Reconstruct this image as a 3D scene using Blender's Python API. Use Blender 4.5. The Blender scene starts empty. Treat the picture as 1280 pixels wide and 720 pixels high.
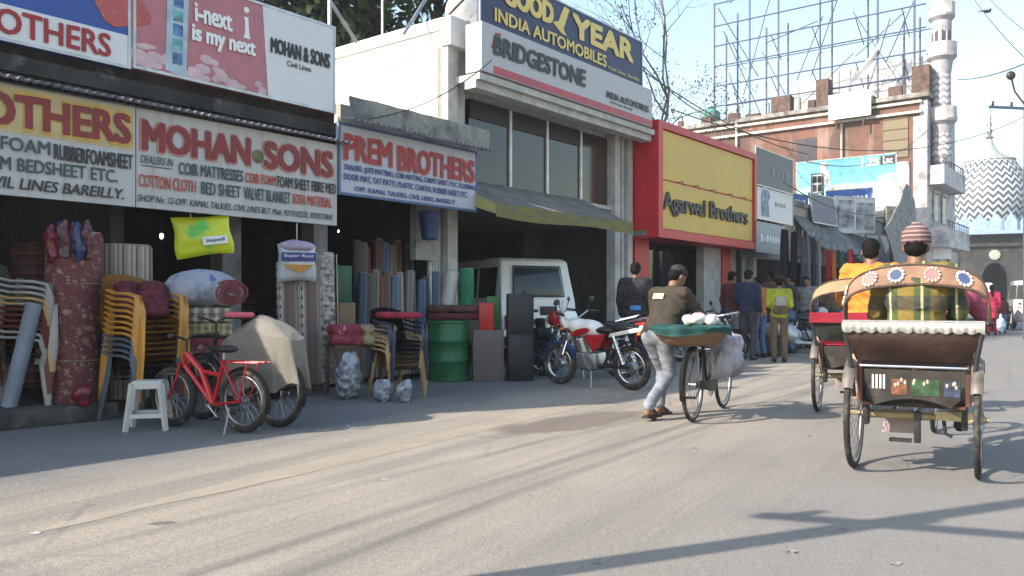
import bpy, bmesh, math, random
from mathutils import Vector, Matrix, noise
R = math.radians
random.seed(11)
SC = bpy.context.scene
C = SC.collection
V = Vector

# ------------------------------------------------------------------ camera, sky, sun, exposure
CAM_H, FOC, CX, HOR = 1.1, 1050.0, 640.0, 380.0
cd = bpy.data.cameras.new('camera'); cam = bpy.data.objects.new('camera', cd); C.objects.link(cam)
cam.location = (0, 0, CAM_H); cam.rotation_euler = (R(90), 0, 0)
cd.sensor_width = 36; cd.lens = 36 * FOC / 1280; cd.shift_y = (HOR - 360) / 1280
cd.clip_start = .05; cd.clip_end = 2000
SC.camera = cam
SUN_A, SUN_E = 24.0, 33.5            # horizontal direction the light travels (from +X), elevation
w = bpy.data.worlds.new('World'); SC.world = w; w.use_nodes = True
nt = w.node_tree; bg = nt.nodes['Background']
sky = nt.nodes.new('ShaderNodeTexSky'); sky.sky_type = 'NISHITA'; sky.sun_disc = False
sky.sun_elevation = R(SUN_E); sky.sun_rotation = R(270 - SUN_A)
sky.air_density = 1.6; sky.dust_density = 1.8; sky.ozone_density = 1.5; sky.altitude = 200
nt.links.new(sky.outputs[0], bg.inputs[0]); bg.inputs[1].default_value = .15
sl = bpy.data.lights.new('sun', 'SUN'); so = bpy.data.objects.new('sun', sl); C.objects.link(so)
sl.energy = 4.4; sl.angle = R(.5); sl.color = (1, .885, .75)
tr = V((math.cos(R(SUN_A)) * math.cos(R(SUN_E)), math.sin(R(SUN_A)) * math.cos(R(SUN_E)), -math.sin(R(SUN_E))))
so.rotation_euler = tr.to_track_quat('-Z', 'Y').to_euler()
so.location = (-10, -5, 30)
SC.view_settings.view_transform = 'Standard'; SC.view_settings.look = 'None'
SC.view_settings.exposure = 1.1; SC.view_settings.gamma = 1

# ------------------------------------------------------------------ street frame
FA = R(38.35)
U = V((math.sin(FA), math.cos(FA), 0)); N = V((math.cos(FA), -math.sin(FA), 0))
P0 = V((-4.57, 7.5, 0))
ROT = math.atan2(U.y, U.x)            # local x runs along the row of shops, local -y faces the road
def F(s, d, z=0): return P0 + U * s + N * d + V((0, 0, z))
def gp(px, py, z=0):
    Y = (CAM_H - z) * FOC / (py - HOR); return V(((px - CX) * Y / FOC, Y, z))
def at(px, Y, py=None):
    return V(((px - CX) * Y / FOC, Y, 0 if py is None else CAM_H + (HOR - py) * Y / FOC))
def fs(px, d=0):
    k = (px - CX) / FOC
    return (k * P0.y - P0.x - d * (N.x - k * N.y)) / (U.x - k * U.y)
def fz(px, py, d=0):
    p = F(fs(px, d), d); return CAM_H + (HOR - py) * p.y / FOC
def sd(px, s):
    k = (px - CX) / FOC; b = P0 + U * s
    return (k * b.y - b.x) / (N.x - k * N.y)
def sz(px, py, s):
    p = F(s, sd(px, s)); return CAM_H + (HOR - py) * p.y / FOC

# ------------------------------------------------------------------ object helpers
def tag(o, label=None, cat=None, group=None, kind=None):
    if label: o['label'] = label
    if cat: o['category'] = cat
    if group: o['group'] = group
    if kind: o['kind'] = kind
    return o
def thing(name, label, cat, loc=(0, 0, 0), rz=0, group=None):
    o = bpy.data.objects.new(name, None); C.objects.link(o); o.empty_display_size = .1
    o.location = loc; o.rotation_euler = (0, 0, rz)
    return tag(o, label, cat, group)
def kids(o): return [c for c in bpy.data.objects if c.parent == o]
CH = {}
def link_child(o, parent):
    if parent: o.parent = parent; CH.setdefault(parent.name, []).append(o)
def copy_tree(o, parent=None):
    c = o.copy(); C.objects.link(c)
    if parent: link_child(c, parent)
    for ch in list(CH.get(o.name, [])): copy_tree(ch, c)
    return c
def dup(root, loc, rz, label=None, group=None):
    c = copy_tree(root); c.location = loc; c.rotation_euler = (0, 0, rz)
    if label: c['label'] = label
    if group: c['group'] = group
    return c
def set_mat(o, m, names):
    """give the copied parts with these names another material (own mesh data)"""
    for ch in CH.get(o.name, []):
        if ch.name.split('.')[0] in names:
            ch.data = ch.data.copy(); ch.data.materials.clear(); ch.data.materials.append(m)
        set_mat(ch, m, names)

def frame_of(d):
    d = d.normalized(); a = V((0, 0, 1)) if abs(d.z) < .9 else V((1, 0, 0))
    x = d.cross(a).normalized(); return x, d.cross(x).normalized()

class MB:
    def __init__(s): s.bm = bmesh.new()
    def box(s, c, size, rot=None, bev=0):
        m = Matrix.Translation(V(c))
        if rot is not None: m = m @ (rot if isinstance(rot, Matrix) else Matrix.Rotation(rot, 4, 'Z'))
        m = m @ Matrix.Diagonal((size[0], size[1], size[2], 1))
        g = bmesh.ops.create_cube(s.bm, size=1, matrix=m)
        if bev:
            es = list({e for v in g['verts'] for e in v.link_edges})
            bmesh.ops.bevel(s.bm, geom=es, offset=bev, segments=2, affect='EDGES', profile=.5)
        return s
    def tube(s, pts, r, seg=8, cap=True, flat=1.0):
        pts = [V(p) for p in pts]; n = len(pts)
        rs = r if isinstance(r, (list, tuple)) else [r] * n
        rings = []; x = None
        for i, p in enumerate(pts):
            d = (pts[min(i + 1, n - 1)] - pts[max(i - 1, 0)])
            if d.length < 1e-9: d = V((0, 0, 1))
            d.normalize()
            if x is None: x, y = frame_of(d)
            else:
                x = (x - d * x.dot(d))
                if x.length < 1e-6: x, y = frame_of(d)
                x.normalize(); y = d.cross(x)
            rings.append([s.bm.verts.new(p + (x * math.cos(2 * math.pi * k / seg) + y * flat * math.sin(2 * math.pi * k / seg)) * rs[i]) for k in range(seg)])
        for a, b in zip(rings, rings[1:]):
            for k in range(seg):
                s.bm.faces.new((a[k], a[(k + 1) % seg], b[(k + 1) % seg], b[k]))
        if cap:
            s.bm.faces.new(rings[0][::-1]); s.bm.faces.new(rings[-1])
        return s
    def cyl(s, a, b, r0, r1=None, seg=14): return s.tube([a, b], [r0, r0 if r1 is None else r1], seg)
    def ring(s, c, axis, RR, r, n=36, seg=8, a0=0, a1=360, rx=None):
        c = V(c); x, y = frame_of(V(axis)); full = abs(a1 - a0) >= 359.9
        rings = []
        m = n if full else n + 1
        ax = V(axis).normalized()
        for i in range(m):
            t = R(a0 + (a1 - a0) * i / n); rad = x * math.cos(t) + y * math.sin(t)
            rings.append([s.bm.verts.new(c + rad * (RR + r * math.cos(2 * math.pi * k / seg)) + ax * ((rx or r) * math.sin(2 * math.pi * k / seg))) for k in range(seg)])
        for i in range(n):
            a, b = rings[i], rings[(i + 1) % m]
            for k in range(seg): s.bm.faces.new((a[k], a[(k + 1) % seg], b[(k + 1) % seg], b[k]))
        if not full: s.bm.faces.new(rings[0][::-1]); s.bm.faces.new(rings[-1])
        return s
    def lathe(s, prof, seg=24, m=None, closed=False):
        m = m or Matrix.Identity(4); rings = []
        for (r, z) in prof:
            rings.append([s.bm.verts.new(m @ V((r * math.cos(2 * math.pi * k / seg), r * math.sin(2 * math.pi * k / seg), z))) for k in range(seg)])
        for a, b in zip(rings, rings[1:]):
            for k in range(seg): s.bm.faces.new((a[k], a[(k + 1) % seg], b[(k + 1) % seg], b[k]))
        if not closed:
            s.bm.faces.new(rings[0][::-1]); s.bm.faces.new(rings[-1])
        return s
    def ell(s, c, rad, rot=None, sub=3):
        m = Matrix.Translation(V(c))
        if rot is not None: m = m @ rot
        if not isinstance(rad, (list, tuple)): rad = (rad,) * 3
        bmesh.ops.create_icosphere(s.bm, subdivisions=sub, radius=1, matrix=m @ Matrix.Diagonal((*rad, 1)))
        return s
    def cap(s, a, b, r0, r1=None, seg=14):
        r1 = r0 if r1 is None else r1
        s.cyl(a, b, r0, r1, seg); s.ell(a, r0, sub=2); s.ell(b, r1, sub=2); return s
    def prism(s, pts, a0, a1, plane='xz', bev=0):
        """outline extruded along the third axis"""
        def P(u, v, t): return {'xz': V((u, t, v)), 'yz': V((t, u, v)), 'xy': V((u, v, t))}[plane]
        A = [s.bm.verts.new(P(u, v, a0)) for u, v in pts]; B = [s.bm.verts.new(P(u, v, a1)) for u, v in pts]
        n = len(pts); fs_ = [s.bm.faces.new(A[::-1]), s.bm.faces.new(B)]
        for k in range(n): fs_.append(s.bm.faces.new((A[k], A[(k + 1) % n], B[(k + 1) % n], B[k])))
        if bev:
            es = list({e for f in fs_ for e in f.edges})
            bmesh.ops.bevel(s.bm, geom=es, offset=bev, segments=2, affect='EDGES', profile=.5)
        return s
    def quad(s, *p): s.bm.faces.new([s.bm.verts.new(V(q)) for q in p]); return s
    def sheet(s, fn, nu, nv, th=0):
        """fn(u,v)->point, u,v in 0..1 ; th: solid thickness"""
        g = [[s.bm.verts.new(V(fn(i / nu, j / nv))) for j in range(nv + 1)] for i in range(nu + 1)]
        fl = [s.bm.faces.new((g[i][j], g[i + 1][j], g[i + 1][j + 1], g[i][j + 1])) for i in range(nu) for j in range(nv)]
        if th: bmesh.ops.solidify(s.bm, geom=fl, thickness=th)
        return s
    def jitter(s, amp, sc=6, seed=0):
        s.bm.normal_update()
        for v in s.bm.verts:
            v.co += v.normal * amp * noise.noise(v.co * sc + V((seed, seed * 1.7, 0)))
        return s
    def xform(s, m):
        bmesh.ops.transform(s.bm, matrix=m, verts=s.bm.verts); return s
    def build(s, name, mat, parent=None, smooth=35, loc=None, rz=None):
        bmesh.ops.recalc_face_normals(s.bm, faces=s.bm.faces)
        me = bpy.data.meshes.new(name); s.bm.to_mesh(me); s.bm.free()
        if mat: 
            for m in (mat if isinstance(mat, (list, tuple)) else [mat]): me.materials.append(m)
        if smooth:
            me.shade_smooth()
            if smooth < 180: me.set_sharp_from_angle(angle=R(smooth))
        o = bpy.data.objects.new(name, me); C.objects.link(o)
        if loc is not None: o.location = loc
        if rz is not None: o.rotation_euler = (0, 0, rz)
        link_child(o, parent)
        return o
    def remesh(s, name, mat, parent=None, vox=.012, it=6, amp=0, nsc=9, seed=0, loc=None, rz=None, post=None):
        bmesh.ops.recalc_face_normals(s.bm, faces=s.bm.faces)
        me = bpy.data.meshes.new('tmp'); s.bm.to_mesh(me); s.bm.free()
        t = bpy.data.objects.new('tmp', me); C.objects.link(t)
        a = t.modifiers.new('r', 'REMESH'); a.mode = 'VOXEL'; a.voxel_size = vox
        b = t.modifiers.new('s', 'SMOOTH'); b.factor = .5; b.iterations = it
        dg = bpy.context.evaluated_depsgraph_get()
        m2 = bpy.data.meshes.new_from_object(t.evaluated_get(dg)); m2.name = name
        bpy.data.objects.remove(t); bpy.data.meshes.remove(me)
        m2.materials.clear()
        for m in (mat if isinstance(mat, (list, tuple)) else [mat]): m2.materials.append(m)
        if amp or post:
            bm = bmesh.new(); bm.from_mesh(m2); bm.normal_update()
            if amp:
                for v in bm.verts:
                    q = v.co * nsc + V((seed, seed * 1.3, seed * .7))
                    v.co += v.normal * amp * (noise.noise(q) + .5 * noise.noise(q * 2.3))
            if post: post(bm)
            bm.to_mesh(m2); bm.free()
        m2.shade_smooth()
        o = bpy.data.objects.new(name, m2); C.objects.link(o)
        if loc is not None: o.location = loc
        if rz is not None: o.rotation_euler = (0, 0, rz)
        link_child(o, parent)
        return o

# ------------------------------------------------------------------ materials
MC = {}
class NB:
    def __init__(s, name):
        s.m = bpy.data.materials.new(name); s.m.use_nodes = True
        s.t = s.m.node_tree; s.b = s.t.nodes['Principled BSDF']
        s.tc = s.t.nodes.new('ShaderNodeTexCoord')
        s.co = s.tc.outputs['Object']
    def n(s, typ, ins=None, **kw):
        x = s.t.nodes.new('ShaderNode' + typ)
        for k, v in kw.items(): setattr(x, k, v)
        for k, v in (ins or {}).items(): s.put(x.inputs[k], v)
        return x
    def put(s, sock, v):
        if isinstance(v, bpy.types.NodeSocket): s.t.links.new(v, sock)
        else: sock.default_value = v
    def math(s, op, a, b=0, c=0):
        x = s.n('Math', operation=op); s.put(x.inputs[0], a); s.put(x.inputs[1], b)
        if len(x.inputs) > 2: s.put(x.inputs[2], c)
        return x.outputs[0]
    def noise(s, scale, detail=4, rough=.55, vec=None):
        x = s.n('TexNoise', {'Scale': scale, 'Detail': detail, 'Roughness': rough}); s.put(x.inputs['Vector'], vec or s.co); return x.outputs[0]
    def ramp(s, fac, stops, interp='LINEAR'):
        x = s.n('ValToRGB'); x.color_ramp.interpolation = interp; e = x.color_ramp.elements
        while len(e) < len(stops): e.new(.5)
        for el, (p, c) in zip(e, stops): el.position = p; el.color = (*c, 1) if len(c) == 3 else c
        s.put(x.inputs[0], fac); return x.outputs[0]
    def mix(s, fac, a, b, mode='MIX'):
        x = s.n('MixRGB', blend_type=mode); s.put(x.inputs[0], fac)
        for i, c in ((1, a), (2, b)): s.put(x.inputs[i], c if isinstance(c, bpy.types.NodeSocket) else (*c, 1))
        return x.outputs[0]
    def xyz(s, vec=None):
        x = s.n('SeparateXYZ'); s.put(x.inputs[0], vec or s.co); return x.outputs
    def map(s, scale=(1, 1, 1), rot=(0, 0, 0), loc=(0, 0, 0), vec=None):
        x = s.n('Mapping'); s.put(x.inputs[0], vec or s.co)
        x.inputs['Scale'].default_value = scale; x.inputs['Rotation'].default_value = rot; x.inputs['Location'].default_value = loc
        return x.outputs[0]
    def bump(s, h, st=.3, dist=.02):
        x = s.n('Bump', {'Strength': st, 'Distance': dist}); s.put(x.inputs['Height'], h); s.put(s.b.inputs['Normal'], x.outputs[0])
    def done(s, col, rough=.6, metal=0):
        s.put(s.b.inputs['Base Color'], col if isinstance(col, bpy.types.NodeSocket) else (*col, 1))
        s.put(s.b.inputs['Roughness'], rough); s.put(s.b.inputs['Metallic'], metal); return s.m

def M(name, col, rough=.6, metal=0, var=.18, scale=5, bump=0, bscale=30, dirt=None, dscale=3, damt=.55):
    if name in MC: return MC[name]
    b = NB(name)
    if rough >= .85 and not bump: bump, bscale = .3, 16
    f = b.noise(scale); c2 = tuple(max(0, x * (1 - var * 1.6)) for x in col); c1 = tuple(min(1, x * (1 + var * .6)) for x in col)
    c = b.ramp(f, [(.3, c2), (.7, c1)])
    if dirt:
        d = b.ramp(b.noise(dscale, 6, .65), [(damt, (0, 0, 0)), (min(damt + .18, 1), (1, 1, 1))])
        c = b.mix(d, c, dirt)
    if bump: b.bump(b.noise(bscale, 5), bump)
    rv = b.math('MULTIPLY_ADD', f, .25, max(rough - .12, .02))
    MC[name] = b.done(c, rv if not metal else rough, metal); return MC[name]

def MSTR(name, cols, axis=0, freq=8, rough=.8, fl=None, wob=.0, noisec=.25):
    """striped cloth: cols = [(position, colour)...] over one repeat"""
    if name in MC: return MC[name]
    b = NB(name); x = b.xyz()[axis]
    if wob: x = b.math('MULTIPLY_ADD', b.noise(5, 2), wob, x)
    t = b.math('FRACT', b.math('MULTIPLY', x, freq))
    c = b.ramp(t, cols, 'CONSTANT')
    if fl:
        v = b.n('TexVoronoi', {'Scale': fl[0]}); b.put(v.inputs[0], b.co)
        k = b.ramp(v.outputs['Distance'], [(fl[1], (1, 1, 1)), (fl[1] + .06, (0, 0, 0))])
        c = b.mix(k, c, fl[2])
    c = b.mix(b.math('MULTIPLY', b.noise(12), noisec), c, (.02, .02, .02))
    b.bump(b.noise(60, 3), .25, .01)
    MC[name] = b.done(c, rough); return MC[name]

def MFLO(name, base, spots, sc=9, rough=.85, leaf=(.05, .12, .05), size=.3):
    """floral print cloth"""
    if name in MC: return MC[name]
    b = NB(name); d = b.n('TexNoise', {'Scale': sc * 1.4, 'Detail': 2}); b.put(d.inputs['Vector'], b.co)
    q = b.n('MixRGB', {0: .12}); b.put(q.inputs[1], b.co); b.put(q.inputs[2], d.outputs['Color'])
    v = b.n('TexVoronoi', {'Scale': sc}); b.put(v.inputs[0], q.outputs[0])
    s = b.ramp(b.xyz(v.outputs['Color'])[0], [(i / len(spots), c) for i, c in enumerate(spots)], 'CONSTANT')
    k = b.ramp(v.outputs['Distance'], [(size, (1, 1, 1)), (size + .08, (0, 0, 0))])
    v2 = b.n('TexVoronoi', {'Scale': sc * 2.1}); b.put(v2.inputs[0], q.outputs[0])
    k2 = b.ramp(v2.outputs['Distance'], [(.18, (1, 1, 1)), (.25, (0, 0, 0))])
    c = b.mix(k2, base, leaf); c = b.mix(k, c, s)
    c = b.mix(b.math('MULTIPLY', b.noise(3), .3), c, (.03, .02, .02))
    b.bump(b.noise(14, 3), .4, .02)
    MC[name] = b.done(c, rough); return MC[name]

def MPLAID(name, a, b1, b2, ax=(0, 2), f=9, rough=.9):
    if name in MC: return MC[name]
    b = NB(name); o = b.xyz()
    t1 = b.math('FRACT', b.math('MULTIPLY', o[ax[0]], f)); t2 = b.math('FRACT', b.math('MULTIPLY', o[ax[1]], f))
    c = b.mix(b.math('MULTIPLY', b.math('GREATER_THAN', t1, .5), .6), a, b1)
    c = b.mix(b.math('MULTIPLY', b.math('GREATER_THAN', t2, .5), .6), c, b2)
    c = b.mix(b.math('MULTIPLY', b.math('LESS_THAN', b.math('ABSOLUTE', b.math('SUBTRACT', t1, .25)), .04), .6), c, (.7, .65, .4))
    c = b.mix(b.math('MULTIPLY', b.noise(20), .25), c, (.02, .02, .02))
    b.bump(b.noise(40, 3), .3, .01)
    MC[name] = b.done(c, rough); return MC[name]

def glass(name, col=(.02, .03, .04), rough=.05):
    if name in MC: return MC[name]
    b = NB(name); b.b.inputs['IOR'].default_value = 1.5
    b.bump(b.noise(1.2, 1), .03, .05)
    MC[name] = b.done(col, rough); return MC[name]

def emis(name, col, st):
    if name in MC: return MC[name]
    b = NB(name); b.b.inputs['Emission Color'].default_value = (*col, 1); b.b.inputs['Emission Strength'].default_value = st
    MC[name] = b.done(col, .5); return MC[name]

black = M('black_paint', (.012, .012, .014), .45)
rubber = M('tyre_rubber', (.02, .02, .021), .8, var=.3, scale=20, dirt=(.11, .095, .075), dscale=9, damt=.5)
steel = M('worn_steel', (.42, .42, .43), .38, 1, dirt=(.14, .09, .06), dscale=14, damt=.6)
chrome = M('chrome', (.7, .7, .72), .15, 1)
rust = M('rusty_iron', (.09, .06, .045), .75, .2, var=.4, scale=18)
darkmetal = M('dark_metal', (.035, .036, .04), .5, .4)
white_paint = M('white_paint', (.78, .78, .76), .5)
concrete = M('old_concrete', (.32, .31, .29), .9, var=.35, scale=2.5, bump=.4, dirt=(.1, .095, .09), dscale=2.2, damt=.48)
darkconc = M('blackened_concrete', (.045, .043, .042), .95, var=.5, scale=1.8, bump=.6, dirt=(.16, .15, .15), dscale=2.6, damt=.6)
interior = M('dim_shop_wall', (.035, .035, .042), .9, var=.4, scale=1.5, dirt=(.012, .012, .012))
wood = M('brown_wood', (.13, .065, .03), .6, var=.4, scale=9)

# ------------------------------------------------------------------ lettering
def lettering(parent, body, x0, x1, z0, z1, mat, y=-.012, bold=0.0, ext=.004, shear=0, name='lettering', base=True):
    cu = bpy.data.curves.new('t', 'FONT'); cu.body = body; cu.extrude = 0; cu.resolution_u = 3; cu.shear = shear
    o = bpy.data.objects.new('t', cu); C.objects.link(o)
    dg = bpy.context.evaluated_depsgraph_get()
    me = bpy.data.meshes.new_from_object(o.evaluated_get(dg)); me.name = name
    bpy.data.objects.remove(o); bpy.data.curves.remove(cu)
    xs = [v.co.x for v in me.vertices]; ys = [v.co.y for v in me.vertices]
    ax, bx, ay, by = min(xs), max(xs), min(ys), max(ys)
    bm = bmesh.new(); bm.from_mesh(me)
    for v in bm.verts:
        v.co = V((x0 + (v.co.x - ax) / (bx - ax) * (x1 - x0), 0, z0 + (v.co.y - ay) / (by - ay) * (z1 - z0)))
    if bold:
        ky = bold * (z1 - z0) / .75; src = [f for f in bm.faces]
        for q, (ox, oz) in enumerate(((1, .6), (-1, .6), (1, -.6), (-1, -.6), (1, 0), (-1, 0), (0, .8), (0, -.8))):
            d_ = bmesh.ops.duplicate(bm, geom=src)
            for v in [g_ for g_ in d_['geom'] if isinstance(g_, bmesh.types.BMVert)]: v.co += V((ox * ky, -.0004 * (q + 1), oz * ky))
    r = bmesh.ops.extrude_face_region(bm, geom=bm.faces[:])
    for v in [g for g in r['geom'] if isinstance(g, bmesh.types.BMVert)]: v.co.y -= ext
    if bold:
        for v in bm.verts:
            q = V((v.co.x * 5 + len(body), 0, v.co.z * 5)); v.co.x += .02 * (z1 - z0) * noise.noise(q); v.co.z += .05 * (z1 - z0) * noise.noise(q * .7 + V((9, 0, 0)))
    bmesh.ops.recalc_face_normals(bm, faces=bm.faces)
    bm.to_mesh(me); bm.free(); me.materials.clear(); me.materials.append(mat)
    t = bpy.data.objects.new(name, me); C.objects.link(t); t.location = (0, y, 0); link_child(t, parent)
    return t

# ------------------------------------------------------------------ ground
def ground_mat():
    b = NB('dusty_road'); o = b.tc.outputs['Object']; xyz = b.xyz(o)
    rel = b.math('SUBTRACT', xyz[0], P0.x); rel2 = b.math('SUBTRACT', xyz[1], P0.y)
    # distance from the shop fronts; the road edge runs at 30 degrees
    k = R(30.5); kn = (math.cos(k), -math.sin(k)); E = gp(830, 480)
    dist = b.math('ADD', b.math('MULTIPLY', b.math('SUBTRACT', xyz[0], E.x), kn[0]), b.math('MULTIPLY', b.math('SUBTRACT', xyz[1], E.y), kn[1]))
    dist = b.math('MULTIPLY_ADD', b.noise(.9, 5, .6), .9, b.math('SUBTRACT', dist, .45))
    n1 = b.noise(1.1, 8, .62); n2 = b.noise(26, 4, .7); n3 = b.noise(.35, 4)
    along = b.map((1, 1, 1), (0, 0, -R(90 - 30.5) ))
    st = b.noise(1, 5, .6, b.map((.18, 3.2, 1), vec=along))
    asph = b.ramp(n1, [(.25, (0.18, 0.172, 0.163)), (.75, (0.24, 0.23, 0.217))])
    asph = b.mix(b.ramp(st, [(.42, (0, 0, 0)), (.68, (.6, .6, .6))]), asph, (0.237, 0.222, 0.204))
    dust = b.ramp(n1, [(.25, (0.29, 0.252, 0.205)), (.75, (0.37, 0.325, 0.27))])
    dust = b.mix(b.ramp(st, [(.45, (0, 0, 0)), (.65, (.75, .75, .75))]), dust, (0.192, 0.178, 0.155))
    c = b.mix(b.ramp(b.math('MULTIPLY_ADD', b.math('SUBTRACT', dist, 1.6), .3, .0), [(0, (0, 0, 0)), (.5, (1, 1, 1))]), dust, asph)
    apron = b.ramp(n1, [(.25, (0.133, 0.137, 0.141)), (.75, (0.185, 0.186, 0.189))])
    c = b.mix(b.ramp(b.math('MULTIPLY_ADD', dist, .8, 1.1), [(0, (1, 1, 1)), (.6, (0, 0, 0))]), c, apron)
    # damp brown patch by the vendor
    q = gp(715, 528); dx = b.math('SUBTRACT', xyz[0], q.x); dy = b.math('SUBTRACT', xyz[1], q.y)
    a1 = b.math('ADD', b.math('MULTIPLY', dx, math.sin(R(42))), b.math('MULTIPLY', dy, math.cos(R(42))))
    a2 = b.math('SUBTRACT', b.math('MULTIPLY', dx, math.cos(R(42))), b.math('MULTIPLY', dy, math.sin(R(42))))
    rr = b.math('ADD', b.math('POWER', b.math('ABSOLUTE', b.math('DIVIDE', a1, 1.25)), 2), b.math('POWER', b.math('ABSOLUTE', b.math('DIVIDE', a2, .38)), 2))
    rr = b.math('MULTIPLY_ADD', b.math('SUBTRACT', b.noise(2.2, 6), .5), 1.4, rr)
    c = b.mix(b.ramp(rr, [(.5, (.75, .75, .75)), (1.1, (0, 0, 0))]), c, (0.118, 0.085, 0.063))
    # oil spot
    q = gp(203, 654); dx = b.math('SUBTRACT', xyz[0], q.x); dy = b.math('SUBTRACT', xyz[1], q.y)
    rr = b.math('ADD', b.math('POWER', b.math('DIVIDE', dx, .075), 2), b.math('POWER', b.math('DIVIDE', dy, .05), 2))
    rr = b.math('MULTIPLY_ADD', b.math('SUBTRACT', b.noise(14, 4), .5), 2, rr)
    c = b.mix(b.ramp(rr, [(.3, (.8, .8, .8)), (1.2, (0, 0, 0))]), c, (.07, .06, .05))
    c = b.mix(b.ramp(n2, [(.3, (.3, .3, .3)), (.6, (0, 0, 0))]), c, (0.104, 0.096, 0.089))
    c = b.mix(b.ramp(n3, [(.4, (0, 0, 0)), (.7, (.3, .3, .3))]), c, (0.163, 0.155, 0.148))
    # older tar patches, cracks and tyre-worn streaks
    pt = b.noise(.55, 3, .5, b.map((1, 1, 1), loc=(3.3, 7.1, 0)))
    c = b.mix(b.ramp(pt, [(.6, (0, 0, 0)), (.64, (.25, .25, .25))]), c, (.13, .13, .132))
    cw = b.n('MixRGB', {0: .45}); b.put(cw.inputs[1], b.co); b.put(cw.inputs[2], b.n('TexNoise', {'Scale': .9, 'Detail': 4}).outputs['Color'])
    vo = b.n('TexVoronoi', {'Scale': .75}, feature='DISTANCE_TO_EDGE'); b.put(vo.inputs['Vector'], cw.outputs[0])
    ck = b.math('MULTIPLY', b.math('LESS_THAN', vo.outputs['Distance'], .006), b.ramp(b.noise(.6, 3), [(.54, (0, 0, 0)), (.68, (.5, .5, .5))]))
    c = b.mix(ck, c, (.07, .068, .065))
    s2 = b.noise(1, 6, .7, b.map((.1, 5.5, 1), vec=along))
    c = b.mix(b.ramp(s2, [(.52, (0, 0, 0)), (.68, (.22, .22, .22))]), c, (.1, .1, .1))
    sp = b.n('TexVoronoi', {'Scale': 3.1}); b.put(sp.inputs['Vector'], b.co)
    c = b.mix(b.math('MULTIPLY', b.math('LESS_THAN', sp.outputs['Distance'], .075), b.ramp(b.noise(.8, 2), [(.5, (0, 0, 0)), (.6, (.5, .5, .5))])), c, (.08, .07, .065))
    gr = b.noise(95, 3, .75)
    c = b.mix(b.ramp(gr, [(.34, (.5, .5, .5)), (.47, (0, 0, 0))]), c, (.1, .095, .09)); c = b.mix(b.ramp(gr, [(.58, (0, 0, 0)), (.7, (.45, .45, .45))]), c, (.46, .43, .39))
    b.bump(b.math('ADD', n2, b.math('MULTIPLY', gr, .7)), .6, .014)
    return b.done(c, .92)
g = MB(); g.sheet(lambda u, v: (-250 + 500 * u, -60 + 460 * v, 0), 40, 40)
tag(g.build('ground', ground_mat(), smooth=0), kind='structure')
# the paler strip of worn concrete along the road edge
def edge_strip():
    b = NB('pale_edge'); c = b.ramp(b.noise(3, 6), [(.3, (.4, .35, .28)), (.7, (.48, .42, .345))]); 
    al = b.ramp(b.noise(2.5, 7, .7), [(.2, (.25, .25, .25)), (.7, (.6, .6, .6))])
    b.put(b.b.inputs['Alpha'], al); return b.done(c, .95)
A = gp(45, 665); B = gp(830, 481); dirv = (B - A).normalized(); pn = V((dirv.y, -dirv.x, 0))
m = MB(); m.sheet(lambda u, v: A + dirv * ((B - A).length * (u * 1.0)) + pn * ((v - .5) * (.26 * min(1, u * 4 + .15) + .08 * noise.noise(V((u * 20, v, 0))))) + V((0, 0, .004)), 80, 2)
tag(m.build('road_edge_strip', edge_strip(), smooth=0), kind='structure')
# ------------------------------------------------------------------ buildings
def bx(parent, name, mat, *boxes, bev=0, smooth=35):
    m = MB()
    for c, s in boxes: m.box(c, s, bev=bev)
    return m.build(name, mat, parent, smooth)
def span(x0, x1, y0, y1, z0, z1):
    return (((x0 + x1) / 2, (y0 + y1) / 2, (z0 + z1) / 2), (abs(x1 - x0), abs(y1 - y0), abs(z1 - z0)))

S_M, S_P = fs(421), 6.28                # ends of the mattress row and of the mat shop
# --- mattress shops (left)
b = thing('mattress_shop_building', 'low dark shop row with open fronts full of mattresses and chairs, at the left', 'shop building', F(0, 0), ROT)
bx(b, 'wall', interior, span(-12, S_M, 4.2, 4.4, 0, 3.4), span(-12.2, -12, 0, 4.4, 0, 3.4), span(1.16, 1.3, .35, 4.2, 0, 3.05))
bx(b, 'pillar', M('grey_pillar', (.2, .19, .2), .9, dirt=(.06, .06, .06)), span(2.55, 2.8, .5, .75, .0, 3.05))
bx(b, 'pillar', M('grey_pillar', (.2, .19, .2), .9), span(S_M - .12, S_M + .1, .3, .55, 0, 3.05))
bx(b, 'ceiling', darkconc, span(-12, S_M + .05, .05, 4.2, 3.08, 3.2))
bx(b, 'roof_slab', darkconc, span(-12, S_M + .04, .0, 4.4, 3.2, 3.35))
mm = MB()
mm.sheet(lambda u, v: (-12 + (S_M + 12.02) * u, .09 + .05 * noise.noise(V((u * 60, v * 3, 1))) - .02 * v, 3.14 + .36 * v + .02 * noise.noise(V((u * 80, v * 5, 4)))), 160, 6, .05)
mm.build('parapet', darkconc, b)
bx(b, 'floor_platform', M('grimy_step', (.075, .07, .065), .9, var=.4, bump=.5, dirt=(.16, .15, .14)), span(-12, .93, -.28, 4.2, 0, .16), span(.93, S_M, .25, 4.2, 0, .12), bev=.015)
mm = MB()
mm.sheet(lambda u, v: (-12 + (S_M + 12.1) * u, -.22 + .28 * v, 3.1 + .05 * v + .017 * math.sin(u * (S_M + 12.1) * 2 * math.pi / .085)), 1500, 1, .006)
mm.build('corrugated_edge', M('tin_sheet', (.55, .55, .56), .5, .3, dirt=(.2, .17, .15), dscale=6), b)
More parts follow.
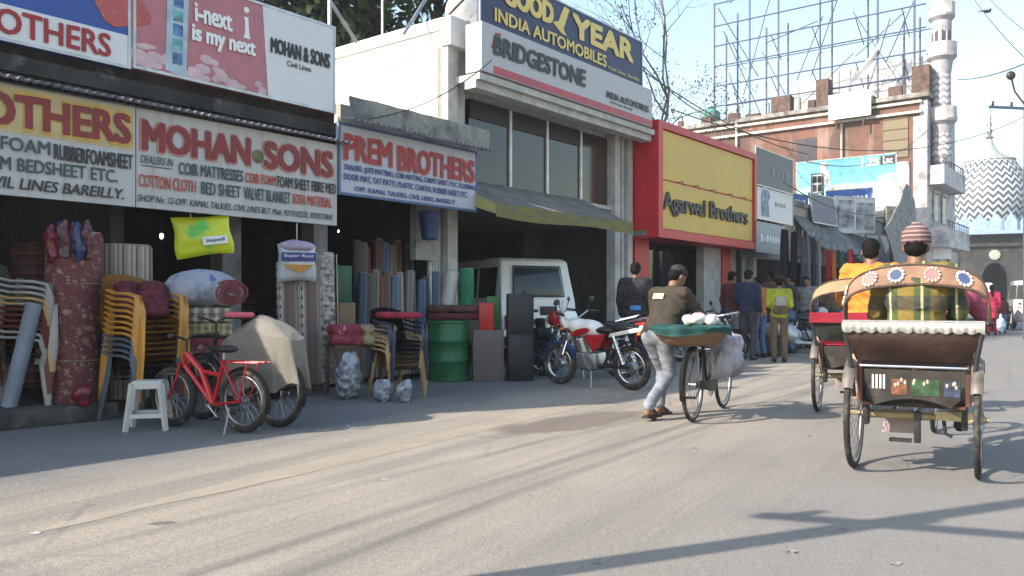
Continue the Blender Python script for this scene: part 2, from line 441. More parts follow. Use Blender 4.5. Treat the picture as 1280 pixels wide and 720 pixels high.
# --- mat shop (middle)
b = thing('mat_shop_building', 'small mat shop with a weathered grey roof ledge, left of the white showroom', 'shop building', F(S_M, 0), ROT)
L = S_P - S_M
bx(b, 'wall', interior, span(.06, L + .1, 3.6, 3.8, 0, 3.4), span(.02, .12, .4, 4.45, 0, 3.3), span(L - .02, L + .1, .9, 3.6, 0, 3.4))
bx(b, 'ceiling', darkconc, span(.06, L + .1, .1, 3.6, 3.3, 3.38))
mm = MB(); mm.sheet(lambda u, v: (.06 + (L + .28) * u, -.16 - .03 * noise.noise(V((u * 14, v * 3, 2))), 3.42 + .28 * v + .008 * noise.noise(V((u * 9, 0, 8 + v)))), 50, 5, .12)
mm.build('roof_ledge', M('weathered_ledge', (.4, .42, .42), .9, var=.4, scale=3, bump=.5, dirt=(.12, .13, .13), dscale=3, damt=.5), b)
bx(b, 'roof_slab', concrete, span(.06, L + .1, .0, 3.8, 3.39, 3.62))
mm = MB(); mm.sheet(lambda u, v: (.0 + (L + .3) * u, -.34 + .3 * v, 3.37 + .05 * v + .014 * math.sin(u * 30 * 2 * math.pi)), 400, 1, .006)
mm.build('corrugated_edge', M('tin_sheet', (.4, .4, .41)), b)
bx(b, 'wall_panel', M('grey_white_wall', (.33, .32, .31), .9, dirt=(.1, .1, .1)), span(L - .55, L - .1, .5, .62, 1.75, 3.2))
mm = MB()
for i in range(5): mm.box((L - .16 + i * .085, .6 + .02 * i, 1.62), (.05, .05, 3.2))
mm.build('pilaster', M('off_white_plaster', (.55, .54, .52), .9, dirt=(.2, .2, .2)), b)
bx(b, 'floor_platform', M('grimy_step', (.1, .1, .1)), span(.06, L + .1, .75, 3.6, 0, .08))

# --- white tyre showroom
S_W0, S_W1 = 6.42, 12.0
b = thing('showroom_building', 'white two storey showroom with an open garage below and a dark glazed front above', 'showroom', F(S_W0, 0), ROT)
L = S_W1 - S_W0
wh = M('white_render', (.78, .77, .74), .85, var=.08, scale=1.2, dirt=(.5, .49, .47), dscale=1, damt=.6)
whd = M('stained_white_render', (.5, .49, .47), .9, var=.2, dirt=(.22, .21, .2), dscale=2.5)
bx(b, 'side_wall', wh, span(0, .2, .62, 9, 0, 5.32))
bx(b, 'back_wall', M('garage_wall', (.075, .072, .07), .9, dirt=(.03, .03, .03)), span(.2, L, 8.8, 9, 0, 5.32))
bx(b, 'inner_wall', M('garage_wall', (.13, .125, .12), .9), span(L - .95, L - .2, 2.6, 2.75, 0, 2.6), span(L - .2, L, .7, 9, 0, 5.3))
bx(b, 'roof_slab', wh, span(-.03, L, .5, 9.05, 5.32, 5.5))
bx(b, 'fascia', wh, span(-.03, .75, .42, .62, 5.06, 5.5))
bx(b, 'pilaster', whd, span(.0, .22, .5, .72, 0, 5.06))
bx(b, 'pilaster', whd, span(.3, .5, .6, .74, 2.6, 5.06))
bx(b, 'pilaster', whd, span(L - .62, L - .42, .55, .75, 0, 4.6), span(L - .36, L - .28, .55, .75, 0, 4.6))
bx(b, 'pilaster', whd, span(L - .2, L - .02, .5, .7, 0, 4.6))
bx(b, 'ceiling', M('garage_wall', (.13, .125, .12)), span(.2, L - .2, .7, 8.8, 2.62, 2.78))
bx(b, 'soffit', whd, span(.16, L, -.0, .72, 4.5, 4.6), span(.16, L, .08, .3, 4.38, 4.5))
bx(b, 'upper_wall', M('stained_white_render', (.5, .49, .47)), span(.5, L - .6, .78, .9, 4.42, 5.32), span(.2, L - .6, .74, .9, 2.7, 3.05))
wx = [fs(p, -.7) - S_W0 for p in (587, 639, 685, 727)]
gl = glass('dark_window_glass', (.012, .016, .024))
for i in range(3):
    w_ = bx(b, 'window', gl, span(wx[i] + .02, wx[i + 1] - .02, .74, .76, 3.05, 4.42))
    bx(w_, 'frame', white_paint, span(wx[i + 1] - .025, wx[i + 1] + .025, .70, .735, 3.05, 4.42))
    bx(w_, 'top_strip', M('dark_strip', (.02, .02, .022)), span(wx[i] + .03, wx[i + 1] - .03, .715, .73, 4.12, 4.42))  # dark strip across the top of each pane
w_ = bx(b, 'window', glass('brown_window_glass', (.05, .035, .03), .12), span(wx[3] + .03, L - .62, .74, .76, 3.05, 4.42))
bx(b, 'window_sill', whd, span(wx[0] - .05, L - .6, .62, .74, 2.98, 3.05))
# awning
ax0, ax1 = fs(599, 0) - S_W0, fs(800, .6) - S_W0
mm = MB(); mm.sheet(lambda u, v: (ax0 - .15 + (ax1 - ax0 + .15) * u, .6 - 1.05 * v, 3.08 - .5 * v - .03 * math.sin(math.pi * v) + .015 * noise.noise(V((u * 9, v * 3, 0)))), 40, 8, .012)
aw = mm.build('awning', M('grey_brown_canvas', (.38, .35, .32), .9, dirt=(.46, .44, .41), var=.25), b)
nb = NB('yellow_green_valance'); xz = nb.xyz()
blk = nb.ramp(nb.noise(1.0, 3, .7, nb.map((5, 1, 13))), [(.52, (0, 0, 0)), (.56, (.85, .85, .85))])
cc = nb.mix(nb.math('MULTIPLY', blk, .7) if False else blk, (.38, .37, .13), (.29, .28, .22)); cc = nb.mix(nb.math('MULTIPLY', nb.noise(3), .35), cc, (.2, .19, .12))
valm = nb.done(cc, .85)
mm = MB(); mm.sheet(lambda u, v: (ax0 - .15 + (ax1 - ax0 + .15) * u, -.453 - .01 * math.sin(u * 40), 2.58 - (.2 + .025 * math.sin(u * 7)) * v), 160, 3, .008)
mm.build('valance', valm, aw)
mm = MB(); mm.prism([(.6, 3.05), (-.45, 2.57), (-.45, 2.42), (-.2, 2.5), (.6, 2.8)], ax0 - .165, ax0 - .155, 'yz'); mm.build('side_flap', valm, aw)
mm = MB()
for x in (ax0 + .1, (ax0 + ax1) / 2, ax1 - .1): mm.tube([(x, .6, 2.72), (x, -.42, 2.54)], .018)
mm.build('support_arm', steel, aw)
bx(b, 'notice_board', M('red_board', (.3, .015, .02), .6), span(L - .82, L - .5, 2.53, 2.58, 1.35, 2.05))
bx(b, 'garage_floor', M('garage_floor', (.11, .108, .105), .9), span(.25, L - .25, .62, 8.75, 0, .03))

# --- red shop
S_R1 = 17.1
b = thing('red_shop_building', 'shop with a bright red surround, white and red pillars and a dark glazed entrance', 'shop building', F(S_W1, 0), ROT)
L = S_R1 - S_W1
redp = M('red_cladding', (.52, .018, .03), .45, var=.12)
bx(b, 'wall', M('dim_shop_wall', (.09, .09, .1)), span(0, L, 5, 5.2, 0, 4.6), span(.0, .15, .7, 5, 0, 4.6), span(L - .15, L, .7, 5, 0, 4.6))
bx(b, 'roof_slab', concrete, span(0, L, .2, 5.2, 4.6, 4.75), span(0, L, .2, 5.0, 2.5, 2.6))
bx(b, 'pillar', redp, span(.16, .75, .55, .7, 0, 2.48))
bx(b, 'pillar', M('white_pillar', (.46, .445, .43), .8, dirt=(.2, .2, .19)), span(fs(880, -.5) - S_W1, fs(901, -.5) - S_W1, .5, .7, 0, 2.48))
bx(b, 'pillar', redp, span(fs(902, -.5) - S_W1, fs(913, -.5) - S_W1, .48, .7, 0, 2.48))
bx(b, 'pillar', M('white_pillar', (.6, .58, .55)), span(fs(914, -.5) - S_W1, fs(937, -.5) - S_W1, .5, .7, 0, 2.48))
bx(b, 'shop_window', gl, span(.78, fs(878, -.5) - S_W1, 1.0, 1.03, .2, 2.4))
bx(b, 'poster', M('glossy_poster', (.25, .23, .22), .3, scale=3, var=.8), span(.8, 1.25, .95, .985, 1.2, 2.2))
bx(b, 'poster', M('blue_poster', (.03, .1, .35), .3, scale=5, var=.8), span(2.45, 2.8, .94, .985, .7, 1.9))
bx(b, 'step', concrete, span(.2, L, .2, .9, 0, .12))

# --- small shops further along the row, each with its own upper storey
def far_shop(name, label, s0, s1, h, mat, signm=None, dep=6, z_open=2.3):
    b = thing(name, label, 'shop building', F(s0, 0), ROT); L = s1 - s0
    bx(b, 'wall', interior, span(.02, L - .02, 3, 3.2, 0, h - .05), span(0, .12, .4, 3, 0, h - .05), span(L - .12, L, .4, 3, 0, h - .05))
    bx(b, 'upper_wall', mat, span(0, L, .3, .42, z_open, h - .002))
    bx(b, 'roof_slab', concrete, span(-.02, L + .02, .25, dep, h, h + .14))
    bx(b, 'step', concrete, span(0, L, .1, .8, 0, .12))
    return b, L
grey_w = M('grey_shop_wall', (.25, .25, .26), .9, dirt=(.1, .1, .1))
tan_w = M('tan_shop_wall', (.35, .31, .26), .9, dirt=(.15, .13, .11))
b, L = far_shop('grey_shop_building', 'narrow grey shop with a lit lamp in its doorway, right after the red shop', S_R1 + .03, 19.9, 4.6, grey_w)
mm = MB(); mm.ell((1.2, .9, 1.95), .1); lampo = mm.build('lamp', emis('lit_lamp', (1, .93, .8), 14), b)
bx(b, 'pillar', M('white_pillar', (.6, .58, .55)), span(.75, .95, .35, .55, 0, 2.3))
far_shop('tan_shop_building', 'low tan shop behind the black garments, under the leaning grey board', 19.95, 24.4, 3.9, tan_w)
far_shop('cloth_shop_building', 'cloth shop with a blue signboard behind the red hanging cloths', 24.45, 29.9, 4.1, grey_w)
far_shop('end_shop_building', 'last low shop before the brick building', 29.95, 35.4, 4.0, tan_w)

# --- brick corner building
S_B = 35.6
def brick_mat():
    b = NB('old_brick'); v = b.n('CombineXYZ'); o = b.xyz()
    b.put(v.inputs[0], b.math('ADD', o[0], o[1])); b.put(v.inputs[1], o[2])
    t = b.n('TexBrick', {'Scale': 4.0, 'Mortar Size': .012}); b.put(t.inputs['Vector'], v.outputs[0])
    t.inputs['Color1'].default_value = (.2, .085, .06, 1); t.inputs['Color2'].default_value = (.15, .068, .052, 1); t.inputs['Mortar'].default_value = (.22, .17, .145, 1)
    c = b.mix(b.ramp(b.noise(.5, 7, .65), [(.42, (0, 0, 0)), (.6, (.9, .9, .9))]), t.outputs[0], (.085, .062, .054))
    c = b.mix(b.ramp(b.noise(1.0, 5, .6, b.map((1, 1, .25))), [(.55, (0, 0, 0)), (.7, (.7, .7, .7))]), c, (.38, .3, .25))
    return b.done(c, .95)
brick = brick_mat()
b = thing('brick_corner_building', 'tall brick building with bare red side wall and white front, under the billboard frame', 'brick building', F(S_B, 0), ROT)
HB = 9.75; WB = 5.6
bx(b, 'side_wall', brick, span(0, .3, .3, 16, 0, HB))
bx(b, 'back_wall', brick, span(.3, WB, 15.7, 16, 0, HB), span(WB - .3, WB, .3, 15.7, 0, HB))
bx(b, 'roof_slab', concrete, span(-.2, WB + .1, -.1, 16.2, HB + .1, HB + .28)); bx(b, 'parapet', brick, span(.02, .28, .3, 16, HB + .002, HB + .098))
bx(b, 'cornice', M('pale_pipe', (.6, .57, .52), .7), span(-.16, -.003, .2, 16.2, HB - .55, HB - .45)); bx(b, 'cornice', M('pale_pipe', (.6, .57, .52), .7), span(-.14, -.003, .2, 16.2, HB - .12, HB - .02))
wf = M('whitewash_front', (.52, .5, .52), .9, dirt=(.2, .2, .23), dscale=1.3, damt=.47)
bx(b, 'front_wall', wf, span(.0, WB, 0, .3, 0, HB - .004), span(-.06, -.002, .0, .55, 0, HB - .7))
bx(b, 'wall_panel', MSTR('ochre_panel', [(0, (.22, .18, .12)), (.85, (.1, .08, .055))], 2, 2.2, .9), span(-.05, -.003, .75, 1.75, 7.4, HB - .65))
bx(b, 'wall_panel', wf, span(-.07, -.003, .7, 2.2, 4.9, 7.2))
bx(b, 'wall_panel', MSTR('ochre_panel', []), span(-.06, -.003, .7, 1.6, 2.2, 4.88))
bx(b, 'recess', M('blue_grey_recess', (.1, .11, .17), .9), span(.5, 2.3, -.02, -.003, 6.7, 9.0))
for i, (z, y0) in enumerate(((6.15, -.62), (3.5, -.8))):
    bl = bx(b, 'balcony', wf, span(.1, 4.6, y0, 0, z, z + .16), span(.1, 4.6, y0, y0 + .1, z + .16, z + .8), span(.1, .2, y0 + .1, 0, z + .16, z + .8))
    mm = MB()
    for k in range(12): mm.cyl((.3 + k * .38, y0 + .05, z + .8), (.3 + k * .38, y0 + .05, z + 1.1), .015, seg=6)
    mm.tube([(.1, y0 + .05, z + 1.1), (4.6, y0 + .05, z + 1.1)], .025); mm.build('railing', darkmetal, bl)
for x in (1.0, 2.6):
    w_ = bx(b, 'window', M('dark_window', (.03, .03, .05), .3), span(x, x + .8, -.035, -.003, 4.7, 5.9)); bx(w_, 'frame', wf, span(x - .08, x + .88, -.1, -.0355, 5.9, 6.0), span(x - .08, x, -.08, -.0355, 4.7, 5.9))
bx(b, 'window', M('dark_window', (.03, .03, .05)), span(-.03, -.003, -sd(1008, S_B) - .45, -sd(1008, S_B) + .45, 7.6, 8.7))
for k in range(9):
    bx(b, 'roof_post', rust, ((.12, .9 + k * 1.5, HB + .58), (.05, .05, .62)))
for (px, wd, hh) in ((975, .9, .8), (1027, .55, 1.3), (1150, .7, 1.2)):
    y = -sd(px, S_B); bx(b, 'chimney_stub', M('sooty_brick', (.12, .08, .07), .95, var=.4), span(.05, .6, y - wd / 2, y + wd / 2, HB + .28, HB + .28 + hh))
mm = MB(); y = -sd(905, S_B)
mm.cyl((-.12, -sd(922, S_B), 5), (-.12, -sd(922, S_B), HB + .1), .06); mm.cyl((-.12, -sd(1053, S_B), 7.6), (-.12, -sd(1053, S_B), HB - .6), .04); mm.build('drain_pipe', M('pale_pipe', (.6, .57, .52), .7), b)
rnd = random.Random(8)
for k in range(11):
    y = 1.2 + k * 1.25 + rnd.uniform(-.3, .3); hh = rnd.uniform(.15, .5)
    bx(b, 'brick_heap', M('sooty_brick', (.12, .08, .07)), span(.1, .1 + rnd.uniform(.2, .5), y, y + rnd.uniform(.2, .7), HB + .28, HB + .28 + hh))
t = thing('water_tank', 'small teal water tank on the roof of the brick building', 'water tank', F(S_B + .8, sd(890, S_B + .8), HB + .28), ROT)
mm = MB(); mm.lathe([(.4, 0), (.42, .05), (.42, .7), (.2, .86), (.15, .95)]); mm.build('body', M('teal_plastic', (.05, .3, .26), .5), t)
mm = MB(); mm.lathe([(.2, .9), (.2, .98), (.02, 1.0)]); mm.build('lid', black, t)

# --- steel billboard frame on the roof
t = thing('billboard_frame', 'tall empty blue grey steel billboard frame standing on the brick building roof', 'billboard frame', F(S_B + .5, 0, HB + .28), ROT)
stl = M('blue_grey_steel', (.075, .095, .17), .6, .0)
def yz(px, py, x): return (-sd(px, S_B + .5 + x), sz(px, py, S_B + .5 + x) - HB - .28)
ylo = yz(1158, 0, 0)[0]; yhi = yz(893, 0, 0)[0]; ztop = 6.1
for x, pxs in ((0, (893, 937, 973, 1025, 1097, 1143)), (1.3, (908, 922, 958, 985, 1040, 1085, 1130, 1150))):
    for px in pxs:
        y = yz(px, 0, x)[0]; mm = MB(); hh = ztop if x == 0 else (ztop * random.choice((.62, .78, .95)))
        mm.cyl((x, y, 0), (x, y, hh), .05, seg=6); mm.build('post', stl, t)
for z in (.9, 1.9, 2.9, 3.9, 4.9, 6.0):
    mm = MB(); mm.tube([(-.05, ylo, z), (-.05, yhi, z)], .036, 6); mm.build('rail', stl, t)
for z in (1.2, 3.2):
    mm = MB(); mm.tube([(1.32, ylo, z), (1.32, yhi, z)], .028, 6); mm.build('rail', stl, t)
for (y0, z0, y1, z1) in ((.1, .5, .35, 5.8), (.35, 5.8, .55, 2.5), (.15, 3.6, .3, .5), (.7, 5.9, .9, 2), (.6, .4, .8, 4.5), (.95, 4.6, .8, .4), (.98, 5.8, .82, 3.0), (.3, 2.2, .12, 5.2), (.72, 3.6, .52, 5.7), (.55, .4, .35, 3.4), (.88, 1.2, .98, 3.6), (.45, 4.3, .62, 2.4), (.02, 4.8, .2, 2.6)):
    mm = MB(); mm.tube([(0, ylo + (yhi - ylo) * y0, z0), (1.3, ylo + (yhi - ylo) * y1, z1 * .8)], .026, 6); mm.build('brace', stl, t)
for y in (.1, .3, .5, .7, .9):
    for z in (1.9, 3.9):
        mm = MB(); mm.tube([(0, ylo + (yhi - ylo) * y, z), (1.3, ylo + (yhi - ylo) * y, z - .9)], .024, 6); mm.build('tie_bar', stl, t)
# white sheets hung on the frame
wsh = M('white_flex_sheet', (.82, .82, .8), .7, var=.05)
for (pa, pb_, ya, yb, x_, lab) in ((988, 1034, 108, 150, 1.6, 'blank white sheet behind the left part of the steel frame'), (1030, 1098, 92, 146, 2.2, 'large blank white sheet behind the middle of the steel frame'), (1092, 1162, 80, 140, 1.9, 'blank white sheet at the minaret end of the steel frame')):
    t = thing('white_banner', lab, 'banner', F(S_B + x_, 0, HB + .28), ROT, 'white sheets behind the steel frame')
    y0, y1 = -sd(pb_, S_B + x_), -sd(pa, S_B + x_); za, zb_ = sz(pa, yb, S_B + x_) - HB - .28, sz(pa, ya, S_B + x_) - HB - .28
    mm = MB(); mm.sheet(lambda u, v: (.04 * math.sin(u * 9), y0 + (y1 - y0) * u, max(za, .1) + (zb_ - max(za, .1) + .05 * noise.noise(V((u * 9, pa, 3)))) * v), 30, 4, .02); mm.build('sheet', wsh, t)
    for k in (.05, .95):
        mm = MB(); mm.cyl((.1, y0 + (y1 - y0) * k, 0), (.1, y0 + (y1 - y0) * k, zb_ - .1), .035, seg=6); mm.build('post', stl, t)
t = thing('blank_white_board', 'small square blank white board fixed on the brick wall edge', 'signboard', F(S_B - .42, 0, HB), ROT)
y0, y1 = -sd(1089, S_B - .42), -sd(1036, S_B - .42)
bx(t, 'panel', wsh, span(-.05, 0, y0, y1, sz(1060, 150, S_B) - HB, sz(1060, 119, S_B) - HB)); bx(t, 'batten', rust, span(.0, .07, y0 + .3, y0 + .36, -.9, .6), span(.0, .07, y1 - .36, y1 - .3, -.9, .6))
t = thing('torn_white_cloth', 'torn strip of white cloth caught high on the steel frame', 'cloth', F(S_B + .4, sd(1085, S_B + .4), HB + 1.6), ROT)
mm = MB(); mm.sheet(lambda u, v: (.1 * math.sin(u * 7 + v * 3), .3 - 1.0 * u + (v - .5) * (.75 * (1 - u) + .08 + .12 * noise.noise(V((u * 9, v, 5)))), 1.9 * u - .3 * v), 18, 6, .012); mm.build('strip', wsh, t)

# --- minaret at the corner
t = thing('minaret', 'white striped minaret with stacked balconies rising over the corner building', 'minaret', F(fs(1177, .35), .35, 0), ROT)
zz = lambda py: 1.1 + (380 - py) * F(fs(1177, .35), .35).y / FOC
mw = M('minaret_white', (.5, .48, .5), .8, var=.25, scale=2, dirt=(.25, .25, .28), dscale=2)
nb = NB('minaret_stripes'); o = nb.xyz()
ang = nb.math('ARCTAN2', o[0], o[1]); tri = nb.math('ABSOLUTE', nb.math('SUBTRACT', nb.math('FRACT', nb.math('MULTIPLY', ang, 8 / 6.2832)), .5))
st = nb.math('GREATER_THAN', nb.math('FRACT', nb.math('ADD', nb.math('MULTIPLY', o[2], 3.6), nb.math('MULTIPLY', tri, .8))), .55)
mstr = nb.done(nb.mix(st, (.52, .5, .52), (.24, .24, .29)), .8)
mm = MB(); mm.lathe([(.05, zz(222)), (.3, zz(206)), (.44, zz(192)), (.44, zz(186)), (.4, zz(186)), (.36, zz(78)), (.3, zz(78))], 16); mm.build('shaft', mstr, t, 40)
mm = MB(); mm.lathe([(.39, zz(78)), (.37, zz(22)), (.32, zz(22)), (.3, zz(-40)), (.5, zz(-45)), (.42, zz(-62)), (.2, zz(-85)), (.03, zz(-100))], 8); up = mm.build('upper_shaft', mw, t, 30)
for k in range(8):
    a = k * math.pi / 4 + math.pi / 8
    mm = MB(); mm.box((0, 0, 0), (.14, .03, 1.25)); mm.xform(Matrix.Rotation(a, 4, 'Z') @ Matrix.Translation((0, -.36, zz(50)))); mm.build('slot', M('slot_dark', (.05, .05, .07)), up)
for py, r in ((150, .6), (70, .6), (20, .53)):
    mm = MB(); z = zz(py); mm.lathe([(.36, z - .9), (.4, z - .6), (r * .75, z - .25), (r, z - .1), (r, z)], 12)
    bl = mm.build('balcony', M('balcony_grey', (.36, .36, .4), .85), t, 30)
    mm = MB(); mm.lathe([(r - .07, z), (r, z), (r, z + .5), (r - .07, z + .5)], 12, closed=True); mm.build('parapet', mw, bl, 30)

# --- mosque at the end of the street
MY = 75.0; mc = at(1237, MY); sc = MY / FOC
mz = lambda py: 1.1 + (380 - py) * sc
t = thing('mosque', 'mosque with a zigzag striped dome and dark arched gateway at the street end', 'mosque', (mc.x, mc.y, 0), R(-25))
nb = NB('zigzag_dome'); o = nb.xyz()
ang = nb.math('ARCTAN2', o[0], o[1]); tri = nb.math('ABSOLUTE', nb.math('SUBTRACT', nb.math('FRACT', nb.math('MULTIPLY', ang, 26 / 6.2832)), .5))
st = nb.math('GREATER_THAN', nb.math('FRACT', nb.math('ADD', nb.math('MULTIPLY', o[2], 1.75), nb.math('MULTIPLY', tri, 1.5))), .5)
dm = nb.done(nb.mix(st, (.4, .42, .43), (.05, .065, .09)), .6)
zb, zt = mz(275), mz(198)
prof = [(2.85, zb - .3), (3.1, zb + .5), (3.28, zb + 1.5), (3.2, zb + 2.6), (2.9, zb + 3.6), (2.45, zb + 4.5), (2.0, zt - .3), (1.5, zt - .1)]
mm = MB(); mm.lathe(prof, 48); dome = mm.build('dome', dm, t, 60)
mm = MB(); mm.lathe([(1.9, zt - .5), (2.1, zt - .3), (2.05, zt - .15), (1.45, zt + .02), (.85, zt + .4), (.45, zt + .95), (.28, zt + 1.5), (.2, zt + 1.75)], 24); cap_ = mm.build('crown', M('pale_green_dome_top', (.3, .34, .32), .6), dome, 50)
mm = MB(); mm.lathe([(.2, zt + 1.7), (.36, zt + 1.85), (.14, zt + 2.05), (.26, zt + 2.4), (.11, zt + 2.7), (.22, zt + 3.0), (.09, zt + 3.3), (.17, zt + 3.6), (.06, zt + 3.9), (.1, zt + 4.3), (.03, zt + 4.7), (.02, mz(135))], 12); mm.build('finial', M('finial', (.25, .26, .28), .4, .6), cap_, 60)
mwb = M('mosque_white', (.24, .35, .5), .8, dirt=(.4, .42, .48)); mdk = M('mosque_shaded_stone', (.035, .036, .036), .85, var=.5, scale=1.5, dirt=(.075, .075, .072), dscale=1.2)  # the shade on the gateway front is put into its stone colour
mm = MB(); mm.lathe([(3.0, mz(296)), (3.0, zb - .3)], 24); mm.build('drum', mwb, t, 40)
mm = MB()
for k in range(24):
    a = k * math.pi / 12; mm.prism([(-.3, mz(292)), (.3, mz(292)), (.3, mz(280)), (0, mz(274)), (-.3, mz(280))], -.06, .06); 
mm.bm.free()
mm = MB()
for i in range(9): mm.prism([(-5 + i * 1.15, mz(294)), (-4.1 + i * 1.15, mz(294)), (-4.1 + i * 1.15, mz(282)), (-4.55 + i * 1.15, mz(272)), (-5 + i * 1.15, mz(282))], -4.5, -4.3)
mm.build('parapet', mwb, t)
bx(t, 'eave', mwb, span(-6, 6, -5.4, 5, mz(298), mz(294)))
aw_, ah = .95, mz(352)
arch = [(-6, 0), (-aw_, 0), (-aw_, ah)] + [(-aw_ * math.cos(R(a)), ah + 1.5 * math.sin(R(a)) * (1 if a < 90 else 1)) for a in range(15, 180, 15)] + [(aw_, ah), (aw_, 0), (6, 0), (6, mz(298)), (-6, mz(298))]
mm = MB(); mm.prism(arch, -4.6, -4.1); mm.build('gateway_wall', mdk, t)
bx(t, 'hall', mdk, span(-5.9, 5.9, -1.5, 4.6, 0, mz(299)))
mm = MB(); mm.lathe([(.42, 0), (.42, .12), (.34, .14)], 20, Matrix.Translation((0, -4.61, mz(322))) @ Matrix.Rotation(R(90), 4, 'X')); mm.build('clock_face', M('clock_white', (.36, .36, .33)), t)
mm = MB()
for x in (-4.6, -3.2, 3.2, 4.6):
    mm.box((x, -4.64, mz(335)), (1.0, .08, 2.2))
mm.build('carved_panel', M('carved_panel', (.07, .1, .1), .7, var=.6, scale=4), t)
bx(t, 'ledge', mdk, span(-6, 6, -4.9, -4.605, mz(312), mz(309)))
# ------------------------------------------------------------------ signs
def sign(name, label, A, B, z0, z1, mat, frame=None, th=.05, cat='shop sign'):
    A = V((A.x, A.y, 0)); B = V((B.x, B.y, 0)); d = B - A
    t = thing(name, label, cat, (A.x, A.y, z0), math.atan2(d.y, d.x)); L = d.length; H = z1 - z0
    bx(t, 'board', mat, span(0, L, 0, th, 0, H))
    if frame:
        e = .03; bx(t, 'frame', frame, span(0, L, -.012, 0.0, 0, e), span(0, L, -.012, 0, H - e, H), span(0, e, -.011, 0.0, e, H - e), span(L - e, L, -.011, 0, e, H - e))
    return t, L, H
crim = M('crimson_letter', (.32, .015, .02), .5, var=.1); dkred = M('maroon_letter', (.22, .02, .025), .55, var=.15)
ink = M('black_letter', (.02, .02, .024), .5); teal = M('dark_teal_letter', (.03, .07, .085), .5); orr = M('orange_red_letter', (.5, .06, .03), .5)
whl = M('white_letter', (.78, .78, .78), .5, var=.03); blul = M('blue_letter', (.03, .05, .25), .5); yel = M('cream_yellow_letter', (.72, .55, .16), .5, var=.08)
nb = NB('painted_board'); s_ = nb.noise(1, 5, .65, nb.map((9, 1, .7)))
cc = nb.ramp(nb.noise(1.5, 5), [(.3, (.4, .39, .39)), (.7, (.48, .47, .475))]); cc = nb.mix(nb.ramp(s_, [(.52, (0, 0, 0)), (.72, (.55, .55, .55))]), cc, (.27, .24, .21))
nb.bump(nb.noise(.9, 2), .25, .1); board = nb.done(cc, .5)
def put(t, body, px0, px1, f0, f1, mat, H, s0, d, **k):
    """a line of writing between two picture columns, f0..f1 of the board height"""
    return lettering(t, body, fs(px0, d) - s0, fs(px1, d) - s0, f0 * H, f1 * H, mat, **k)


def smudge(parent, x0, x1, z0, z1, mat, n=7, y=-.006, seed=0):
    """writing too blurred to read: a row of uneven strokes"""
    rnd = random.Random(seed); m = MB(); w_ = (x1 - x0) / n
    for k in range(n):
        m.box((x0 + w_ * (k + .4), y, (z0 + z1) / 2), (w_ * rnd.uniform(.3, .7), .004, (z1 - z0) * rnd.uniform(.6, 1)))
    m.build('lettering', mat, parent)

d = .08
# brothers sign (its left end runs out of the picture)
s0 = fs(2, d) - (fs(164, d) - fs(2, d)) * .62; s1 = fs(169, d); z0, z1 = 2.07, 3.07
t, L, H = sign('shop_sign', 'hand painted sign with red letters on an ochre band, leftmost of the lower signs', F(s0, d), F(s1, d), z0, z1, board)
bx(t, 'colour_band', M('ochre_band', (.52, .4, .2), .6, var=.12), span(0, L - .02, -.004, -.0005, H * .56, H - .03))
xB = s0 + .12
lettering(t, 'BROTHERS', .12, fs(163, d) - s0, H * .6, H * .92, M('yellow_letter', (.6, .38, .06), .5), y=-.006, bold=.05)
lettering(t, 'BROTHERS', .14, fs(161, d) - s0, H * .62, H * .9, dkred, y=-.014, bold=.042)
put(t, 'IN U-FOAM', -60, 62, .4, .52, teal, H, s0, d, bold=.01); put(t, 'RUBBERFOAMSHEET', 67, 165, .37, .51, ink, H, s0, d, bold=.015)
put(t, 'FOAM BEDSHEET ETC.', -42, 146, .22, .34, teal, H, s0, d, bold=.012); put(t, 'CIVIL LINES BAREILLY.', -30, 154, .06, .16, ink, H, s0, d, bold=.012, shear=.2)
# mohan sign
s0, s1 = fs(170.5, d), fs(421, d)
t, L, H = sign('shop_sign', 'hand painted sign with big maroon letters and a round olive dot between two words', F(s0, d), F(s1, d), z0, z1, board)
put(t, 'MOHAN', 177, 312, .58, .88, M('pink_edge_letter', (.5, .2, .18)), H, s0, d, bold=.06, y=-.005); put(t, 'SONS', 330, 415, .58, .89, M('pink_edge_letter', (.5, .2, .18)), H, s0, d, bold=.06, y=-.005)
put(t, 'MOHAN', 178.5, 311, .592, .872, dkred, H, s0, d, bold=.042); put(t, 'SONS', 331, 414, .592, .882, dkred, H, s0, d, bold=.042)
mm = MB(); mm.lathe([(.075, 0), (.075, .01), (.05, .014)], 20, Matrix.Translation((fs(322, d) - s0, -.002, .7 * H)) @ Matrix.Rotation(R(90), 4, 'X')); mm.build('round_emblem', M('olive_green', (.12, .14, .05), .6, var=.5), t)
put(t, 'DEALERS IN', 175, 216, .45, .53, teal, H, s0, d, shear=.25); bx(t, 'underline', teal, span(fs(177, d) - s0, fs(215, d) - s0, -.006, -.001, .42 * H, .43 * H))
put(t, 'COIR MATTRESSES', 223, 303, .385, .51, teal, H, s0, d, bold=.012); put(t, 'COIR FOAM', 306, 344, .39, .5, orr, H, s0, d, bold=.01); put(t, 'FOAM SHEET FIBRE MED', 346, 419, .385, .51, ink, H, s0, d, bold=.01)
put(t, 'COTTON CLOTH', 173, 244, .21, .335, orr, H, s0, d, bold=.006); put(t, 'BED SHEET', 251, 300, .205, .335, teal, H, s0, d, bold=.008); put(t, 'VALVET BLANKET', 304, 362, .2, .335, teal, H, s0, d, bold=.008); put(t, 'SOFA MATERIAL', 365, 414, .21, .33, orr, H, s0, d, bold=.008)
put(t, 'SHOP No. 12-OPP. KAMAL TALKIES, CIVIL LINES BLY. Mob. 9319102535, 9359275845', 171, 415, .05, .13, ink, H, s0, d, shear=.3)
